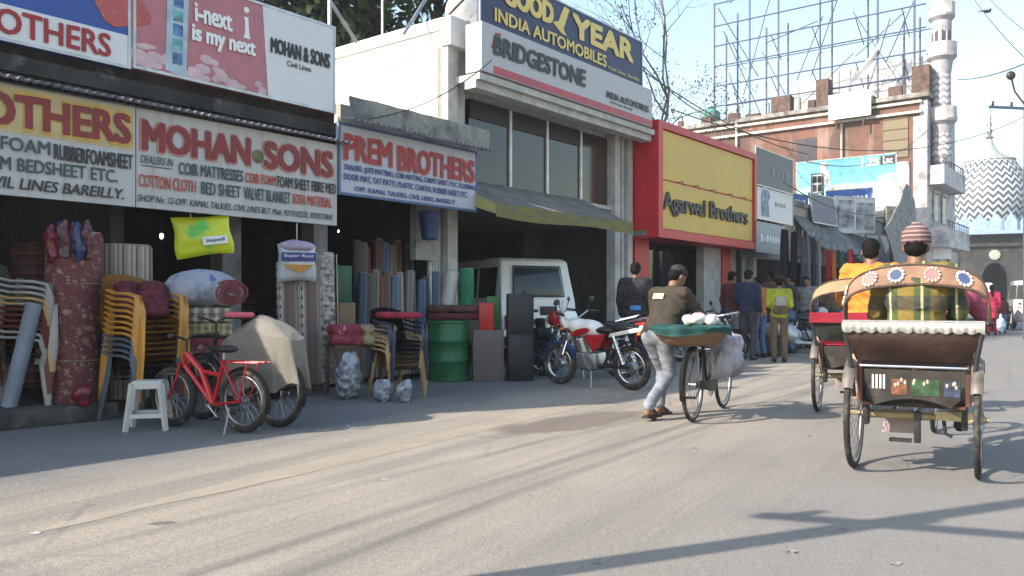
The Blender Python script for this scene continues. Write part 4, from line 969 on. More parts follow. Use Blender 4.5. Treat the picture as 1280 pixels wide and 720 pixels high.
def rickshaw(label, loc, rz, band, seatm, backm, hood_full=False, group='cycle rickshaws in the road', deco=True, hoodm=None):
    t = thing('cycle_rickshaw', label, 'rickshaw', loc, rz, group); RW = .37; tx = .365
    red = M('faded_maroon_paint', (.13, .04, .03), .6, var=.4, dirt=(.12, .09, .07)); ochre = M('ochre_bar', (.33, .27, .15), .6, var=.3, dirt=(.14, .11, .08)); dkw = M('dark_brown_board', (.022, .017, .015), .6, var=.5, scale=8, dirt=(.09, .07, .055), dscale=7, damt=.58)
    for sx in (-1, 1):
        wh = spoked_wheel(t, (sx * tx, 0, RW), RW, tw=.02, spokes=32)
        mudguard(t, (sx * (tx), 0, RW), RW + .022, 48, 150, .07, M('painted_tin_mudguard', (.4, .36, .32) , .5, .3, var=.4, scale=6, dirt=(.2, .14, .1)))
    m = MB(); m.cyl((-tx - .06, 0, RW), (tx + .06, 0, RW), .017); m.cyl((-.28, 0, RW), (.1, 0, RW), .026); m.build('axle', ochre, t)
    for sx in (-1, 1):
        m = MB(); m.box((sx * .29, 0, RW + .0), (.035, .1, .14), bev=.005); m.build('axle_clamp', darkmetal, t)
    m = MB()
    for i in range(3):
        m.sheet(lambda u, v: (-.27 + .54 * u + (0), -.2 + .05 * v, RW + .03 + .012 * i + (.075) * (1 - (2 * u - 1) ** 2)) if i < 3 else 0, 16, 1, .009)
    m.build('leaf_spring', steel, t)
    m = MB()
    for sx in (-1, 1): m.tube([(sx * .24, -.12, .55), (sx * .24, .5, .5), (sx * .1, .95, .45), (0, 1.25, .62)], .018)
    m.tube([(-.24, -.1, .53), (.24, -.1, .53)], .016); m.tube([(0, .95, .34), (0, 1.75, .95)], .02); m.tube([(0, .95, .34), (0, 1.05, .9)], .018); m.tube([(0, 1.05, .88), (0, 1.72, .9)], .018); m.tube([(0, .95, .34), (0, .05, RW)], .014)
    m.build('frame', darkmetal, t)
    # body
    m = MB(); m.prism([(-.22, .45), (.22, .45), (.27, .5), (.285, .68), (-.285, .68), (-.27, .5)], -.16, -.13); bd = m.build('rear_board', dkw, t)
    m = MB()
    for sx in (-1, 1): m.prism([(-.14, .46), (.5, .42), (.5, .62), (.3, .74), (-.14, .72)], sx * .31 - .012, sx * .31 + .012, 'yz')
    m.box((0, .18, .45), (.6, .62, .02)); m.build('side_boards', red, t)
    if deco:
        m = MB(); x = -.24
        for c, w_, z0, hh in (('w', .1, .55, .09), ('o', .1, .52, .1), ('g', .17, .52, .1), ('b', .1, .52, .09)):
            if c == 'w':
                mm = MB()
                for k in range(4): mm.box((x + .01 + k * .022, -.163, z0 + .05), (.011, .004, hh))
                mm.build('painted_pattern', white_paint, bd)
            else:
                col = {'o': (.2, .07, .03), 'g': (.02, .075, .025), 'b': (.03, .05, .1)}[c]
                mm = MB(); mm.box((x + w_ / 2, -.162, z0 + hh / 2), (w_ - .01, .003, hh)); pp = mm.build('painted_pattern', M('deco_' + {'o': 'orange', 'g': 'green', 'b': 'blue'}[c], col, .6, var=.5, scale=20), bd)
                mm = MB()
                for k in range(4): mm.ell((x + .015 + random.random() * (w_ - .03), -.165, z0 + hh * random.uniform(.6, .95)), (.008, .003, .014), sub=2)
                mm.build('painted_flowers', M('dull_cream_paint', (.4, .38, .33), .7), bd)
            x += w_ + .015
        m.bm.free()
        m = MB(); m.tube([(-.31, -.17, .7), (.31, -.17, .7)], .01); m.build('trim_rail', chrome, bd)
    # seat and back
    m = MB(); m.box((0, .1, .73), (.62, .46, .1), bev=.03); m.build('seat_cushion', seatm, t)
    m = MB()
    m.sheet(lambda u, v: ((-.33 - .07 * v + (.66 + .14 * v) * u), -.17 - .07 * v - .05 * math.sin(math.pi * v) * (.6 + .4 * math.sin(math.pi * u)), .735 + .245 * v), 20, 10, .03)
    sb = m.build('seat_back', backm, t)
    m = MB(); m.sheet(lambda u, v: (-.405 + .81 * u, -.255 - .02 * math.sin(v * 3) - .012 * abs(math.sin(u * 60)) * v, .985 - (.055 + .016 * abs(math.sin(u * 36))) * v), 120, 4, .006)
    m.sheet(lambda u, v: (-.405 + .81 * u, -.255 + .1 * v, .987 + .01 * math.sin(v * 3)), 20, 3, .006)
    m.build('fringe', M('white_fringe', (.6, .6, .58), .8, var=.15, scale=9, dirt=(.4, .38, .35), dscale=8), sb)
    m = MB()
    for sx in (-1, 1): m.tube([(sx * .39, -.24, .97), (sx * .41, -.05, .98), (sx * .4, .2, .95), (sx * .36, .32, .8), (sx * .33, .32, .62)], .016); m.tube([(sx * .34, -.2, .5), (sx * .36, -.22, .75), (sx * .4, -.24, .98)], .015)
    m.build('armrest', darkmetal, t)
    # folded hood band
    def hoop(u, off, zt_, wdt): 
        a = math.pi * u; x = -wdt * math.cos(a); k = abs(math.sin(a)) ** .36
        return x, k
    def P_(u, v):
        x, k = hoop(u, 0, 0, .43); z = .96 + (.27 + .125 * v) * k
        return (x * (1 - .02 * v), .02 + .16 * v * 0 + .1 * (1 - k) * 0 - .06 * k + .03 * v, z)
    m = MB(); m.sheet(P_, 64, 4, .014); hb = m.build('hood_band', band, t, 60)
    m = MB(); m.tube([P_(i / 40, -.03) for i in range(41)], .011, 6); m.tube([P_(i / 40, 1.02) for i in range(41)], .008, 6); m.build('hoop_edge', rust, hb)
    if deco:
        for k, u in enumerate((.075, .285, .42, .58, .735)):
            c = V(P_(u, .5)); e = .004; du = (V(P_(u + .01, .5)) - V(P_(u - .01, .5))).normalized(); dv = (V(P_(u, .9)) - V(P_(u, .1))).normalized(); nn = du.cross(dv).normalized()
            if nn.y > 0: nn = -nn
            f0 = Matrix((du, nn, dv)).transposed().to_4x4(); mt = Matrix.Translation(c + nn * .012) @ f0
            bl = k % 2 == 0 
            if k == 4: bl = True
            if k == 1: bl = False
            if k == 2: bl = True
            if k == 3: bl = False
            mm = MB()
            for j in range(12):
                a = j * math.pi / 6; mm.ell((.043 * math.cos(a), 0, .043 * math.sin(a)), (.0095, .003, .0095), sub=2)
            mm.xform(mt); mm.build('petal_ring', white_paint if bl else M('pale_pink', (.65, .42, .4)), hb)
            mm = MB(); mm.lathe([(.034, 0), (.034, .005), (.01, .007)], 14, Matrix.Rotation(R(90), 4, 'X')); mm.xform(mt); mm.build('flower', M('flower_blue', (.03, .06, .16)) if bl else M('flower_pink', (.55, .16, .16)), hb)
            mm = MB(); mm.lathe([(.013, .005), (.013, .011), (.004, .012)], 10, Matrix.Rotation(R(90), 4, 'X')); mm.xform(mt); mm.build('flower_centre', white_paint, hb)
    # front half
    spoked_wheel(t, (0, 2.0, .36), .36, tw=.02)
    m = MB()
    for x in (-.06, .06): m.tube([(x, 1.74, .86), (x, 1.8, .7), (x, 2.0, .36)], .013)
    m.tube([(0, 1.75, .78), (0, 1.7, 1.0)], .02); m.build('fork', darkmetal, t)
    m = MB(); m.tube([(-.26, 1.45, 1.06), (-.24, 1.62, 1.07), (0, 1.7, 1.02), (.24, 1.62, 1.07), (.26, 1.45, 1.06)], .013); m.build('handlebar', steel, t)
    m = MB(); m.ell((0, 1.0, .97), (.1, .12, .04)); m.ell((0, 1.14, .97), (.04, .12, .03)); m.remesh('saddle', black, t, .014)
    pedals(t, (0, .98, .34), mat=steel); mudguard(t, (0, 2.0, .36), .385, 20, 150, .07, red)
    # things slung under the body
    m = MB(); m.box((.02, -.02, .3), (.04, .05, .2), bev=.004); m.box((-.08, -.02, .21), (.13, .06, .02)); m.build('brake_arm', darkmetal, t)
    m = MB(); m.tube([(.17, 0, .37), (.18, 0, .27), (.22, 0, .25)], .012); m.build('brake_lever', darkmetal, t)
    m = MB(); m.box((-.12, .25, .3), (.2, .02, .16), R(8)); m.build('mud_flap', M('pale_rag', (.4, .33, .35), .9), t)
    m = MB(); m.box((.24, -.03, .385), (.22, .03, .06), bev=.004); m.build('number_plate', M('cream_plate', (.5, .44, .25), .6, var=.3), t)
    for sx in (-1, 1):
        m = MB(); m.box((sx * .345, -.11, .62), (.035, .03, .3), bev=.004); m.build('body_post', M('pale_worn_post', (.34, .27, .22), .7, var=.4, dirt=(.12, .08, .06)), t)
    return t

def motorcycle(label, loc, rz, bodym, trimm, guardm, group=None, steer=0, lean=R(5)):
    t = thing('motorcycle', label, 'motorcycle', loc, rz, group); t.rotation_euler[1] = -lean
    RW = .29; r = V((0, -.6, RW)); f = V((0, .6, RW))
    def cast(c):
        w_ = spoked_wheel(t, c, RW, tw=.038, spokes=24, rimw=.018, rimm=chrome)
        m = MB(); m.cyl(V(c) - V((.05, 0, 0)), V(c) + V((.05, 0, 0)), .07, seg=18); m.build('brake_drum', steel, w_)
    cast(r); cast(f)
    m = MB()
    for x in (-.085, .085): m.tube([f + V((x, 0, 0)), (x, .33, .82)], .02); m.tube([f + V((x, 0, 0)), f + V((x, -.14, .26))], .028)
    m.box((0, .36, .79), (.22, .08, .03)); m.build('front_fork', chrome, t)
    mudguard(t, f, RW + .03, 15, 165, .12, guardm, 'front_mudguard'); mudguard(t, r, RW + .05, 20, 150, .14, M('navy_mudguard', (.02, .025, .06), .4), 'rear_mudguard')
    m = MB(); m.tube([(-.36, .2, .98), (-.3, .3, 1.0), (-.1, .34, .9), (.1, .34, .9), (.3, .3, 1.0), (.36, .2, .98)], .012); h = m.build('handlebar', chrome, t)
    for x in (-1, 1):
        m = MB(); m.tube([(x * .37, .18, .978), (x * .3, .3, 1.0)], .019); m.build('grip', rubber, h)
    for x in (-1, 1):
        m = MB(); m.tube([(x * .27, .31, 1.0), (x * .33, .28, 1.12)], .006); m.ell((x * .36, .29, 1.15), (.06, .015, .04)); m.build('mirror', black, h)
    m = MB(); m.ell((0, .43, .87), (.1, .1, .1)); m.prism([(-.12, .78), (.12, .78), (.14, .9), (.09, 1.0), (-.09, 1.0), (-.14, .9)], .34, .42, bev=.02); hc = m.build('headlamp_cowl', bodym, t)
    m = MB(); m.ell((0, .47, .87), (.082, .075, .082)); m.build('headlamp', M('lamp_glass', (.5, .5, .5), .08), hc)
    m = MB(); m.ell((0, .1, .78), (.14, .27, .12)); m.ell((0, .22, .8), (.13, .16, .11)); m.ell((0, -.06, .74), (.1, .16, .08)); tk = m.remesh('fuel_tank', bodym, t, .016, 6)
    m = MB()
    for x in (-1, 1): m.ell((x * .13, .12, .74), (.02, .17, .045), Matrix.Rotation(R(-14), 4, 'X'))
    m.build('tank_stripe', trimm, tk)
    m = MB(); m.ell((0, -.25, .76), (.12, .22, .055)); m.ell((0, -.52, .8), (.11, .24, .055)); m.remesh('seat', black, t, .016, 6)
    m = MB()
    for x in (-1, 1): m.prism([(-.2, .55), (-.08, .48), (.06, .7), (-.3, .72)], x * .12 - .02, x * .12 + .02, 'yz', bev=.015)
    m.build('side_panel', trimm, t)
    m = MB(); 
    for x in (-1, 1): m.prism([(-.34, .68), (-.36, .73), (-.78, .81), (-.9, .81), (-.84, .765)], x * .1 - .022, x * .1 + .022, 'yz', bev=.012)
    m.box((0, -.86, .81), (.2, .1, .06), bev=.015); tc = m.build('tail_cowl', bodym, t)
    m = MB(); m.box((0, -.93, .8), (.17, .06, .075), bev=.015); m.box((0, -.84, .86), (.2, .16, .02), bev=.006); m.build('tail_lamp', M('red_lens', (.5, .01, .02), .15), tc)
    m = MB(); m.tube([(-.13, -.55, .86), (-.13, -.86, .93), (.13, -.86, .93), (.13, -.55, .86)], .012); m.build('grab_rail', chrome, t)
    m = MB(); m.box((0, .05, .36), (.24, .34, .22), bev=.03); m.cyl((0, .12, .4), (0, .2, .64), .085, seg=16)
    m.cyl((-.16, .0, .34), (.16, .0, .34), .095, seg=20)
    for k in range(6): m.cyl((0, .125 + k * .012, .44 + k * .034), (0, .128 + k * .012, .452 + k * .034), .115, seg=18)
    m.build('engine', M('engine_alloy', (.45, .45, .46), .4, .9, dirt=(.08, .07, .06)), t)
    m = MB(); m.tube([(.06, .27, .52), (.09, .36, .4), (.14, .25, .24), (.15, -.1, .22), (.16, -.3, .24)], .02); m.tube([(.16, -.25, .235), (.17, -.4, .26), (.18, -.85, .36)], [.026, .045, .04], 14); m.build('exhaust', chrome, t)
    m = MB(); m.tube([(0, .33, .8), (0, .3, .5), (0, .12, .22), (0, -.15, .26), (0, -.3, .6)], .018); m.tube([(0, .32, .78), (0, -.3, .66)], .02)
    for x in (-.07, .07): m.tube([(x, -.12, .3), (x * 1.2, -.6, RW)], .016); m.tube([(x, -.25, .66), (x * 1.2, -.8, .76)], .012)
    m.build('frame', black, t)
    m = MB()
    for x in (-.12, .12): m.ring((x, 0, 0), (0, 0, 1), .001, .001, 3, 3) if False else m.cyl((x, -.56, RW + .05), (x, -.42, .7), .028); 
    for x in (-.12, .12):
        for k in range(6): m.ring((x, -.55 + .02 * k, RW + .1 + .045 * k), (0, .33, .94), .032, .006, 14, 6)
    m.build('shock_absorber', chrome, t)
    m = MB(); m.tube([(-.2, .3, .3), (-.26, .32, .45), (-.16, .32, .62), (.16, .32, .62), (.26, .32, .45), (.2, .3, .3)], .012); m.build('crash_guard', chrome, t)
    m = MB(); m.tube([(-.28, .0, .27), (.28, .0, .27)], .014); m.build('footrest', rubber, t)
    m = MB(); m.tube([(-.1, -.02, .26), (-.2 - .0, -.08, .02 - .0)], .012); m.build('side_stand', steel, t)
    for x in (-1, 1):
        for y, z in ((.4, .78), (-.86, .74)):
            m = MB(); m.ell((x * .17, y, z), (.035, .028, .025), sub=2); m.tube([(x * .05, y, z), (x * .15, y, z)], .008); m.build('indicator', M('amber_lens', (.5, .18, .02), .2), t)
    m = MB(); m.box((0, -.97, .62), (.2, .01, .12)); m.build('number_plate', white_paint, t)
    return t

def van(label, loc, rz, mat, group=None, high=False, long=3.5, W=1.5, Ht=1.88):
    t = thing('van', label, 'van', loc, rz, group); h = W / 2
    prof = [(0, .38), (0.02, .8), (.08, Ht * .6), (.22, Ht - .06), (.36, Ht), (long - 1.15, Ht), (long - 1.0, Ht - .05), (long - .5, Ht * .62), (long - .12, Ht * .52), (long, .9), (long, .4), (long - .1, .34), (.1, .32)]
    m = MB(); m.prism(prof, -h, h, 'yz')
    for v in m.bm.verts:
        if v.co.z > Ht * .58: v.co.x *= 1 - .1 * (v.co.z - Ht * .58) / (Ht * .42)
    es = [e for e in m.bm.edges]; bmesh.ops.bevel(m.bm, geom=es, offset=.045, segments=3, affect='EDGES', profile=.5)
    m.build('body', mat, t, 30)
    gl_ = glass('van_glass', (.03, .045, .06), .06); seal = M('window_rubber', (.02, .02, .02), .6)  # lighter blue grey paints the sky reflection into the glass
    tilt = math.atan2(.14, Ht * .4 - .06)
    zc = Ht * .78
    def slanted(name, y, w_, hh, sgn, z=zc, ang=tilt, par=t):
        mm = MB(); mm.prism([(-w_ / 2, -hh / 2), (w_ / 2, -hh / 2), (w_ * .46, hh / 2), (-w_ * .46, hh / 2)], -.004, .006, bev=.002); mm.xform(Matrix.Translation((0, y, z)) @ Matrix.Rotation(-ang * sgn, 4, 'X')); g_ = mm.build(name, gl_, par)
        mm = MB(); a, b_ = w_ / 2 + .02, hh / 2 + .02
        mm.tube([(-a, 0, -b_), (a, 0, -b_), (a * .93, 0, b_), (-a * .93, 0, b_), (-a, 0, -b_)], .014, 6); mm.xform(Matrix.Translation((0, y, z)) @ Matrix.Rotation(-ang * sgn, 4, 'X')); mm.build('window_seal', seal, g_)
    slanted('rear_window', .105, W * .66, Ht * .26, 1)
    slanted('windscreen', long - .72, W * .8, Ht * .34, -1, Ht * .79, math.atan2(.5, Ht * .33))
    for sx in (-1, 1):
        for y0, y1 in ((.32, 1.05), (1.15, 1.9), (2.0, long - 1.05)):
            mm = MB(); za, zb_ = Ht * .63, Ht * .91
            xa, xb = h * (1 - .1 * .05 / .42) , h * (1 - .1 * (.33) / .42)
            mm.sheet(lambda u, v: (sx * ((xa + (xb - xa) * v) + .004), y0 + (y1 - y0) * u, za + (zb_ - za) * v), 2, 2, .006); mm.build('side_window', gl_, t)
    for y in (.65, long - .7):
        for sx in (-1, 1):
            mm = MB(); mm.ring((sx * (h - .06), y, .29), (1, 0, 0), .215, .075, 32, 10); w_ = mm.build('wheel', rubber, t)
            mm = MB(); mm.lathe([(.15, -.06), (.15, .05), (.06, .07), (.02, .075)], 20, Matrix.Translation((sx * (h - .05), y, .29)) @ Matrix.Rotation(R(90) * sx, 4, 'Y')); mm.build('rim', steel, w_)
    bumper = M('grey_bumper', (.08, .08, .085), .5)
    for y in (-.05, long + .04): bx(t, 'bumper', bumper, ((0, y, .46), (W * .98, .1, .16)), bev=.02)
    for sx in (-1, 1):
        bx(t, 'tail_lamp', M('red_lens', (.5, .01, .02)), ((sx * (h - .09), .0, .78), (.1, .05, .24)), bev=.01)
        bx(t, 'headlamp', M('lamp_glass', (.5, .5, .5)), ((sx * (h - .22), long + .0, .78), (.24, .05, .13)), bev=.015)
        mm = MB(); mm.ell((sx * (h + .1), long - 1.0, Ht * .62), (.07, .04, .09)); mm.build('wing_mirror', black, t)
    np_ = bx(t, 'number_plate', M('dark_plate', (.02, .02, .022), .5), ((.18, .035, .98), (.34, .02, .16)), bev=.004)
    bx(t, 'door_handle', black, ((-.12, .04, .98), (.17, .03, .05)), bev=.008)
    bx(t, 'door_hinge', black, ((-.1, .02, .78), (.1, .03, .1)), bev=.008)
    mm = MB(); mm.tube([(h * .62, .02, .4), (h * .62, .04, Ht * .6)], .004, 6); mm.tube([(-h * .82, .02, .4), (-h * .82, .04, Ht * .6)], .004, 6); mm.build('door_seam', bumper, t)
    return t
# ------------------------------------------------------------------ goods in front of the shops
def chair(mat, label, group=None):
    t = thing('plastic_chair', label, 'chair', (0, 0, 0), 0, group)
    m = MB(); m.sheet(lambda u, v: (-.23 + .46 * u, -.24 + .44 * v, .42 - .03 * math.sin(math.pi * u) * math.sin(math.pi * v) - .03 * max(0, .2 - v) * 5), 10, 10, .014); m.build('seat', mat, t)
    m = MB(); bk = lambda x, z: (x, .2 + .16 * (z - .42) / .44 + .05 * (1 - (x / .25) ** 2) , z)
    for k in range(6):
        x = -.18 + k * .072; m.sheet(lambda u, v: bk(x - .022 + .044 * u, .43 + .33 * v), 1, 8, .013)
    m.sheet(lambda u, v: bk(-.25 + .5 * u, .74 + (.13 - .05 * (2 * u - 1) ** 2) * v), 14, 4, .016)
    for sx in (-1, 1): m.sheet(lambda u, v: bk(sx * (.205 + .045 * u), .42 + .36 * v), 1, 8, .014)
    m.build('backrest', mat, t)
    for sx in (-1, 1):
        m = MB(); m.tube([(sx * .245, .25, .7), (sx * .275, .1, .665), (sx * .28, -.1, .66), (sx * .27, -.22, .63), (sx * .262, -.26, .5), (sx * .25, -.255, .4)], [.03, .034, .036, .042, .05, .05], 8, flat=.45); m.sheet(lambda u, v: (sx * (.268 - .01 * v), -.27 + .11 * u * (1 - .3 * v) , .4 + .24 * v), 2, 4, .01); m.build('armrest', mat, t)
        for (x0, y0, x1, y1, z0) in ((.25, -.25, .275, -.29, .43), (.22, .22, .25, .33, .5)):
            m = MB(); m.tube([(sx * x0, y0, z0), (sx * (x0 + x1) / 2, (y0 + y1) / 2, z0 / 2), (sx * x1, y1, 0)], [.055, .045, .03], 6, flat=.5); m.build('leg', mat, t)
    return t
yellow = M('orange_yellow_plastic', (.5, .235, .035), .4, var=.12); slate = M('slate_plastic', (.085, .115, .14), .42, var=.12); navyp = M('navy_plastic', (.02, .03, .06), .4); beigep = M('beige_plastic', (.45, .29, .13), .45, var=.15); whp = M('off_white_plastic', (.55, .54, .51), .4, var=.06); brownp = M('dark_red_plastic', (.13, .02, .022), .45); whd2 = M('shaded_white_plastic', (.34, .325, .31), .45, var=.15)  # last one: white plastic darkened for the shade under the canopy
maroonq = M('maroon_quilt', (.13, .012, .03), .85, var=.5, scale=14, bump=.5, bscale=24)
protos = {}
ORD = ['first', 'second', 'third', 'fourth', 'fifth', 'sixth', 'seventh', 'eighth', 'ninth', 'tenth', 'eleventh', 'twelfth']
def stack(px, py, rz, seq, group, where, z0=0, dz=.052, dy=.012, scale=1.0, loc=None):
    p = loc or gp(px, py, z0)
    fw = V((math.sin(rz), -math.cos(rz), 0)); n = len(seq); run = {}
    for i, (nm, mat) in enumerate(seq):
        pos = 'lowest' if i == 0 else ('topmost' if i == n - 1 else None)
        l = f'{nm} armchair, {pos} of {where}' if pos else f'{nm} plastic armchair inside {where}'
        if i and i < n - 1:
            k = [j for j, q in enumerate(seq) if q[0] == nm]
            l = f'{nm} armchair, {ORD[i]} from the bottom of {where}'
        if nm not in protos: c = chair(mat, l, group); protos[nm] = c
        else: c = copy_tree(protos[nm])
        c.location = p + fw * (dy * i) + V((0, 0, dz * i)); c.rotation_euler = (0, 0, rz); c['label'] = l; c['group'] = group
        c.scale = (scale,) * 3
p = gp(172, 533)
stack(0, 0, R(62), [('slate', slate)] * 4 + [('orange yellow', yellow)] * 8, 'stacked orange yellow and slate chairs', 'the stack behind the white stool', loc=V((-3.52, 7.98, 0)), scale=.94, dy=.006)
# folded maroon quilts leaning on the stack
for i, (dx, lab) in enumerate(((-.13, 'maroon quilted bundle on the left half of the orange yellow chair stack'), (.17, 'maroon quilted bundle on the right half of the orange yellow chair stack'))):
    m = MB()
    for k in range(4): m.ell((0, .05 * k, .06 + k * .075), (.17 - .01 * k, .17, .07))
    tag(m.remesh('quilt', maroonq, None, .014, 3, amp=.008, nsc=14, loc=(-3.56 + dx * .85, 7.98 - dx * .12, .97), rz=R(20)), lab, 'quilt', 'maroon quilts on the yellow chairs')
stack(0, 0, R(100), [('dim white', whd2)] * 2 + [('dark red', brownp)] * 4 + [('beige', beigep)] * 2 + [('dim white', whd2)] * 3, 'stacked white and dark red chairs', 'the leftmost stack beside the maroon mattress roll', loc=V((-4.62, 8.0, .16)), dy=.006, scale=.95)
stack(0, 0, R(85), [('dim white', whd2)] * 3 + [('dark red', brownp)] * 3 + [('dim white', whd2)] * 3, 'stacked white and dark red chairs', 'the stack cut by the left picture edge', loc=V((-5.2, 7.75, .16)), dy=.006)
# chairs in front of the mat shop, with quilts on top
stack(0, 0, R(40), [('beige', beigep)] * 4 + [('navy', navyp)] * 3, 'stacked navy and beige chairs', 'the stack before the carpet rolls', loc=gp(492, 499) + V((0, .22, 0)), dy=.01, scale=.86)

# stool
t = thing('plastic_stool', 'off white square plastic stool on the ground before the orange chair stack', 'stool', gp(186, 536), R(14)); t.scale = (.93,) * 3
m = MB(); m.prism([(-.135, -.135), (.135, -.135), (.135, .135), (-.135, .135)], .435, .46, 'xy', bev=.012); m.build('seat', whp, t)
m = MB()
for a in range(4):
    mm = MB(); mm.prism([(-.13, .44), (.13, .44), (.135, .39), (-.135, .39)], -.137, -.128, 'xz'); mm.xform(Matrix.Rotation(a * math.pi / 2, 4, 'Z')); mm.build('apron', whp, t)
    mm = MB(); mm.tube([(-.12, -.12, .44), (-.175, -.175, 0)], [.036, .026], 4); mm.xform(Matrix.Rotation(a * math.pi / 2, 4, 'Z')); mm.build('leg', whp, t)
    mm = MB(); mm.prism([(-.155, .12), (.155, .12), (.15, .16), (-.15, .16)], -.166, -.152, 'xz'); mm.xform(Matrix.Rotation(a * math.pi / 2, 4, 'Z')); mm.build('stretcher', whp, t)
m.bm.free()

# tall mattresses
def roll_up(name, label, cat, loc, r, h, mat, lean=(0, 0), group=None, oval=1.0, rz=0, seg=28, cord=True):
    t = thing(name, label, cat, loc, rz, group); t.rotation_euler = (lean[0], lean[1], rz)
    m = MB(); m.lathe([(r * .96, 0), (r, .03), (r * .985, h * .3), (r, h * .31), (r * .99, h * .66), (r, h * .67), (r, h - .03), (r * .94, h)], seg)
    for v in m.bm.verts: v.co.y *= oval; 
    m.jitter(.012, 5, len(label)); o = m.build('cloth_roll', mat, t, 60)
    m = MB(); sp = [(r * (.15 + .8 * i / 60) * math.cos(i * .42), r * oval * (.15 + .8 * i / 60) * math.sin(i * .42), h + .004) for i in range(60)]; m.tube(sp, .006, 4); m.build('rolled_edge', M('pale_lining', (.4, .36, .33), .9), t)
    if cord:
        m = MB()
        for z in (.25, .7):
            for k in range(1): m.ring((0, 0, h * z), (0, 0, 1), r * 1.0, .006, 28, 5)
        for v in m.bm.verts: v.co.y *= oval
        m.build('cord', M('jute_cord', (.25, .2, .13), .9), t)
    return t
mar = MFLO('maroon_print', (.14, .035, .04), [(.3, .16, .13), (.22, .06, .06), (.33, .22, .18)], 16, leaf=(.24, .13, .1), size=.3)
roll_up('mattress', 'tall upright maroon mattress with a pale printed pattern', 'mattress', V((-4.2, 8.06, .16)), .25, 1.62, mar, oval=.8, rz=R(30))
red_b = M('red_blue_packet', (.2, .03, .05), .35, var=.9, scale=9)
t = thing('packet_bundle', 'bundle of red and blue plastic wrapped packets on top of the maroon mattress', 'packets', V((-4.16, 7.88, 1.5)), R(10))
for k in range(6):
    m = MB(); m.ell((-.15 + .06 * k, -.03 + .06 * (k % 2), .17 + .02 * (k % 3)), (.06, .05, .19)); m.jitter(.05, 11, k); m.build('packet', [M('packet_red', (.2, .015, .03), .3, var=.9, scale=16), M('packet_blue', (.03, .05, .15), .3, var=.9, scale=16), M('packet_wine', (.13, .04, .06), .3, var=.9, scale=16)][k % 3], t)
beig = MSTR('beige_stripe_cloth', [(0, (.3, .25, .19)), (.3, (.42, .37, .3)), (.5, (.2, .15, .11)), (.62, (.4, .35, .28)), (.85, (.14, .09, .07))], 0, 8)
roll_up('mattress', 'beige vertically striped mattress standing right of the maroon one', 'mattress', V((-3.98, 8.62, .14)), .27, 1.56, beig, oval=.6, rz=R(25))
m = MB(); m.cyl((0, 0, 0), (.2, .06, .95), .07, seg=18); tag(m.build('foam_roll', M('grey_blue_foam', (.22, .25, .31), .8), None, 40, loc=(-4.6, 7.68, .16)), 'thin grey blue foam roll leaning against the maroon mattress', 'foam roll')
m = MB(); m.ell((0, 0, .09), (.1, .06, .1)); m.jitter(.02, 10); tag(m.build('red_packet', M('packet_red', (.3, .02, .04)), None, loc=(-3.98, 7.78, .16)), 'small red packet at the foot of the maroon mattress', 'packet')
nb = NB('ornament_stripe'); o = nb.xyz(); tt = nb.math('FRACT', nb.math('MULTIPLY', nb.math('ADD', o[0], 5), 4.2))
zz_ = nb.math('FRACT', nb.math('MULTIPLY', o[2], 9)); 
base = nb.ramp(tt, [(0, (.16, .11, .1)), (.32, (.27, .22, .19)), (.42, (.42, .38, .33)), (.68, (.27, .22, .19)), (.78, (.13, .09, .085))], 'CONSTANT')
dd = nb.math('ADD', nb.math('MULTIPLY', nb.math('ABSOLUTE', nb.math('SUBTRACT', tt, .55)), 3.2), nb.math('ABSOLUTE', nb.math('SUBTRACT', zz_, .5)))
orn = nb.done(nb.mix(nb.math('LESS_THAN', dd, .3), base, (.06, .04, .04)), .85)
for i, (px, h, lab) in enumerate(((361, 1.5, 'brown striped mattress with dark ornaments, behind the hanging quilt bag'), (388, 1.62, 'brown striped mattress with dark ornaments, in the middle of its row'), (410, 1.62, 'pale edged striped mattress leaning nearest to the green panel'))):
    p = at(px, 9.95 + .15 * i)
    t = thing('mattress', lab, 'mattress', (p.x, p.y, .12), R(30), 'striped mattresses standing by the pillar'); t.rotation_euler[0] = R(-4)
    m = MB(); m.box((0, 0, h / 2), (.24 if i < 2 else .2, .14, h), bev=.035); m.jitter(.01, 6, i); m.build('cloth_cover', orn if i < 2 else M('pale_flower_cover', (.4, .37, .33), .85, var=.6, scale=22), t, 50)
    m = MB(); m.tube([(-.12, -.072, 0.03), (-.12, -.072, h - .03)], .008); m.tube([(.12, -.072, 0.03), (.12, -.072, h - .03)], .008); m.build('piping', M('pale_lining', (.4, .36, .33)), t)

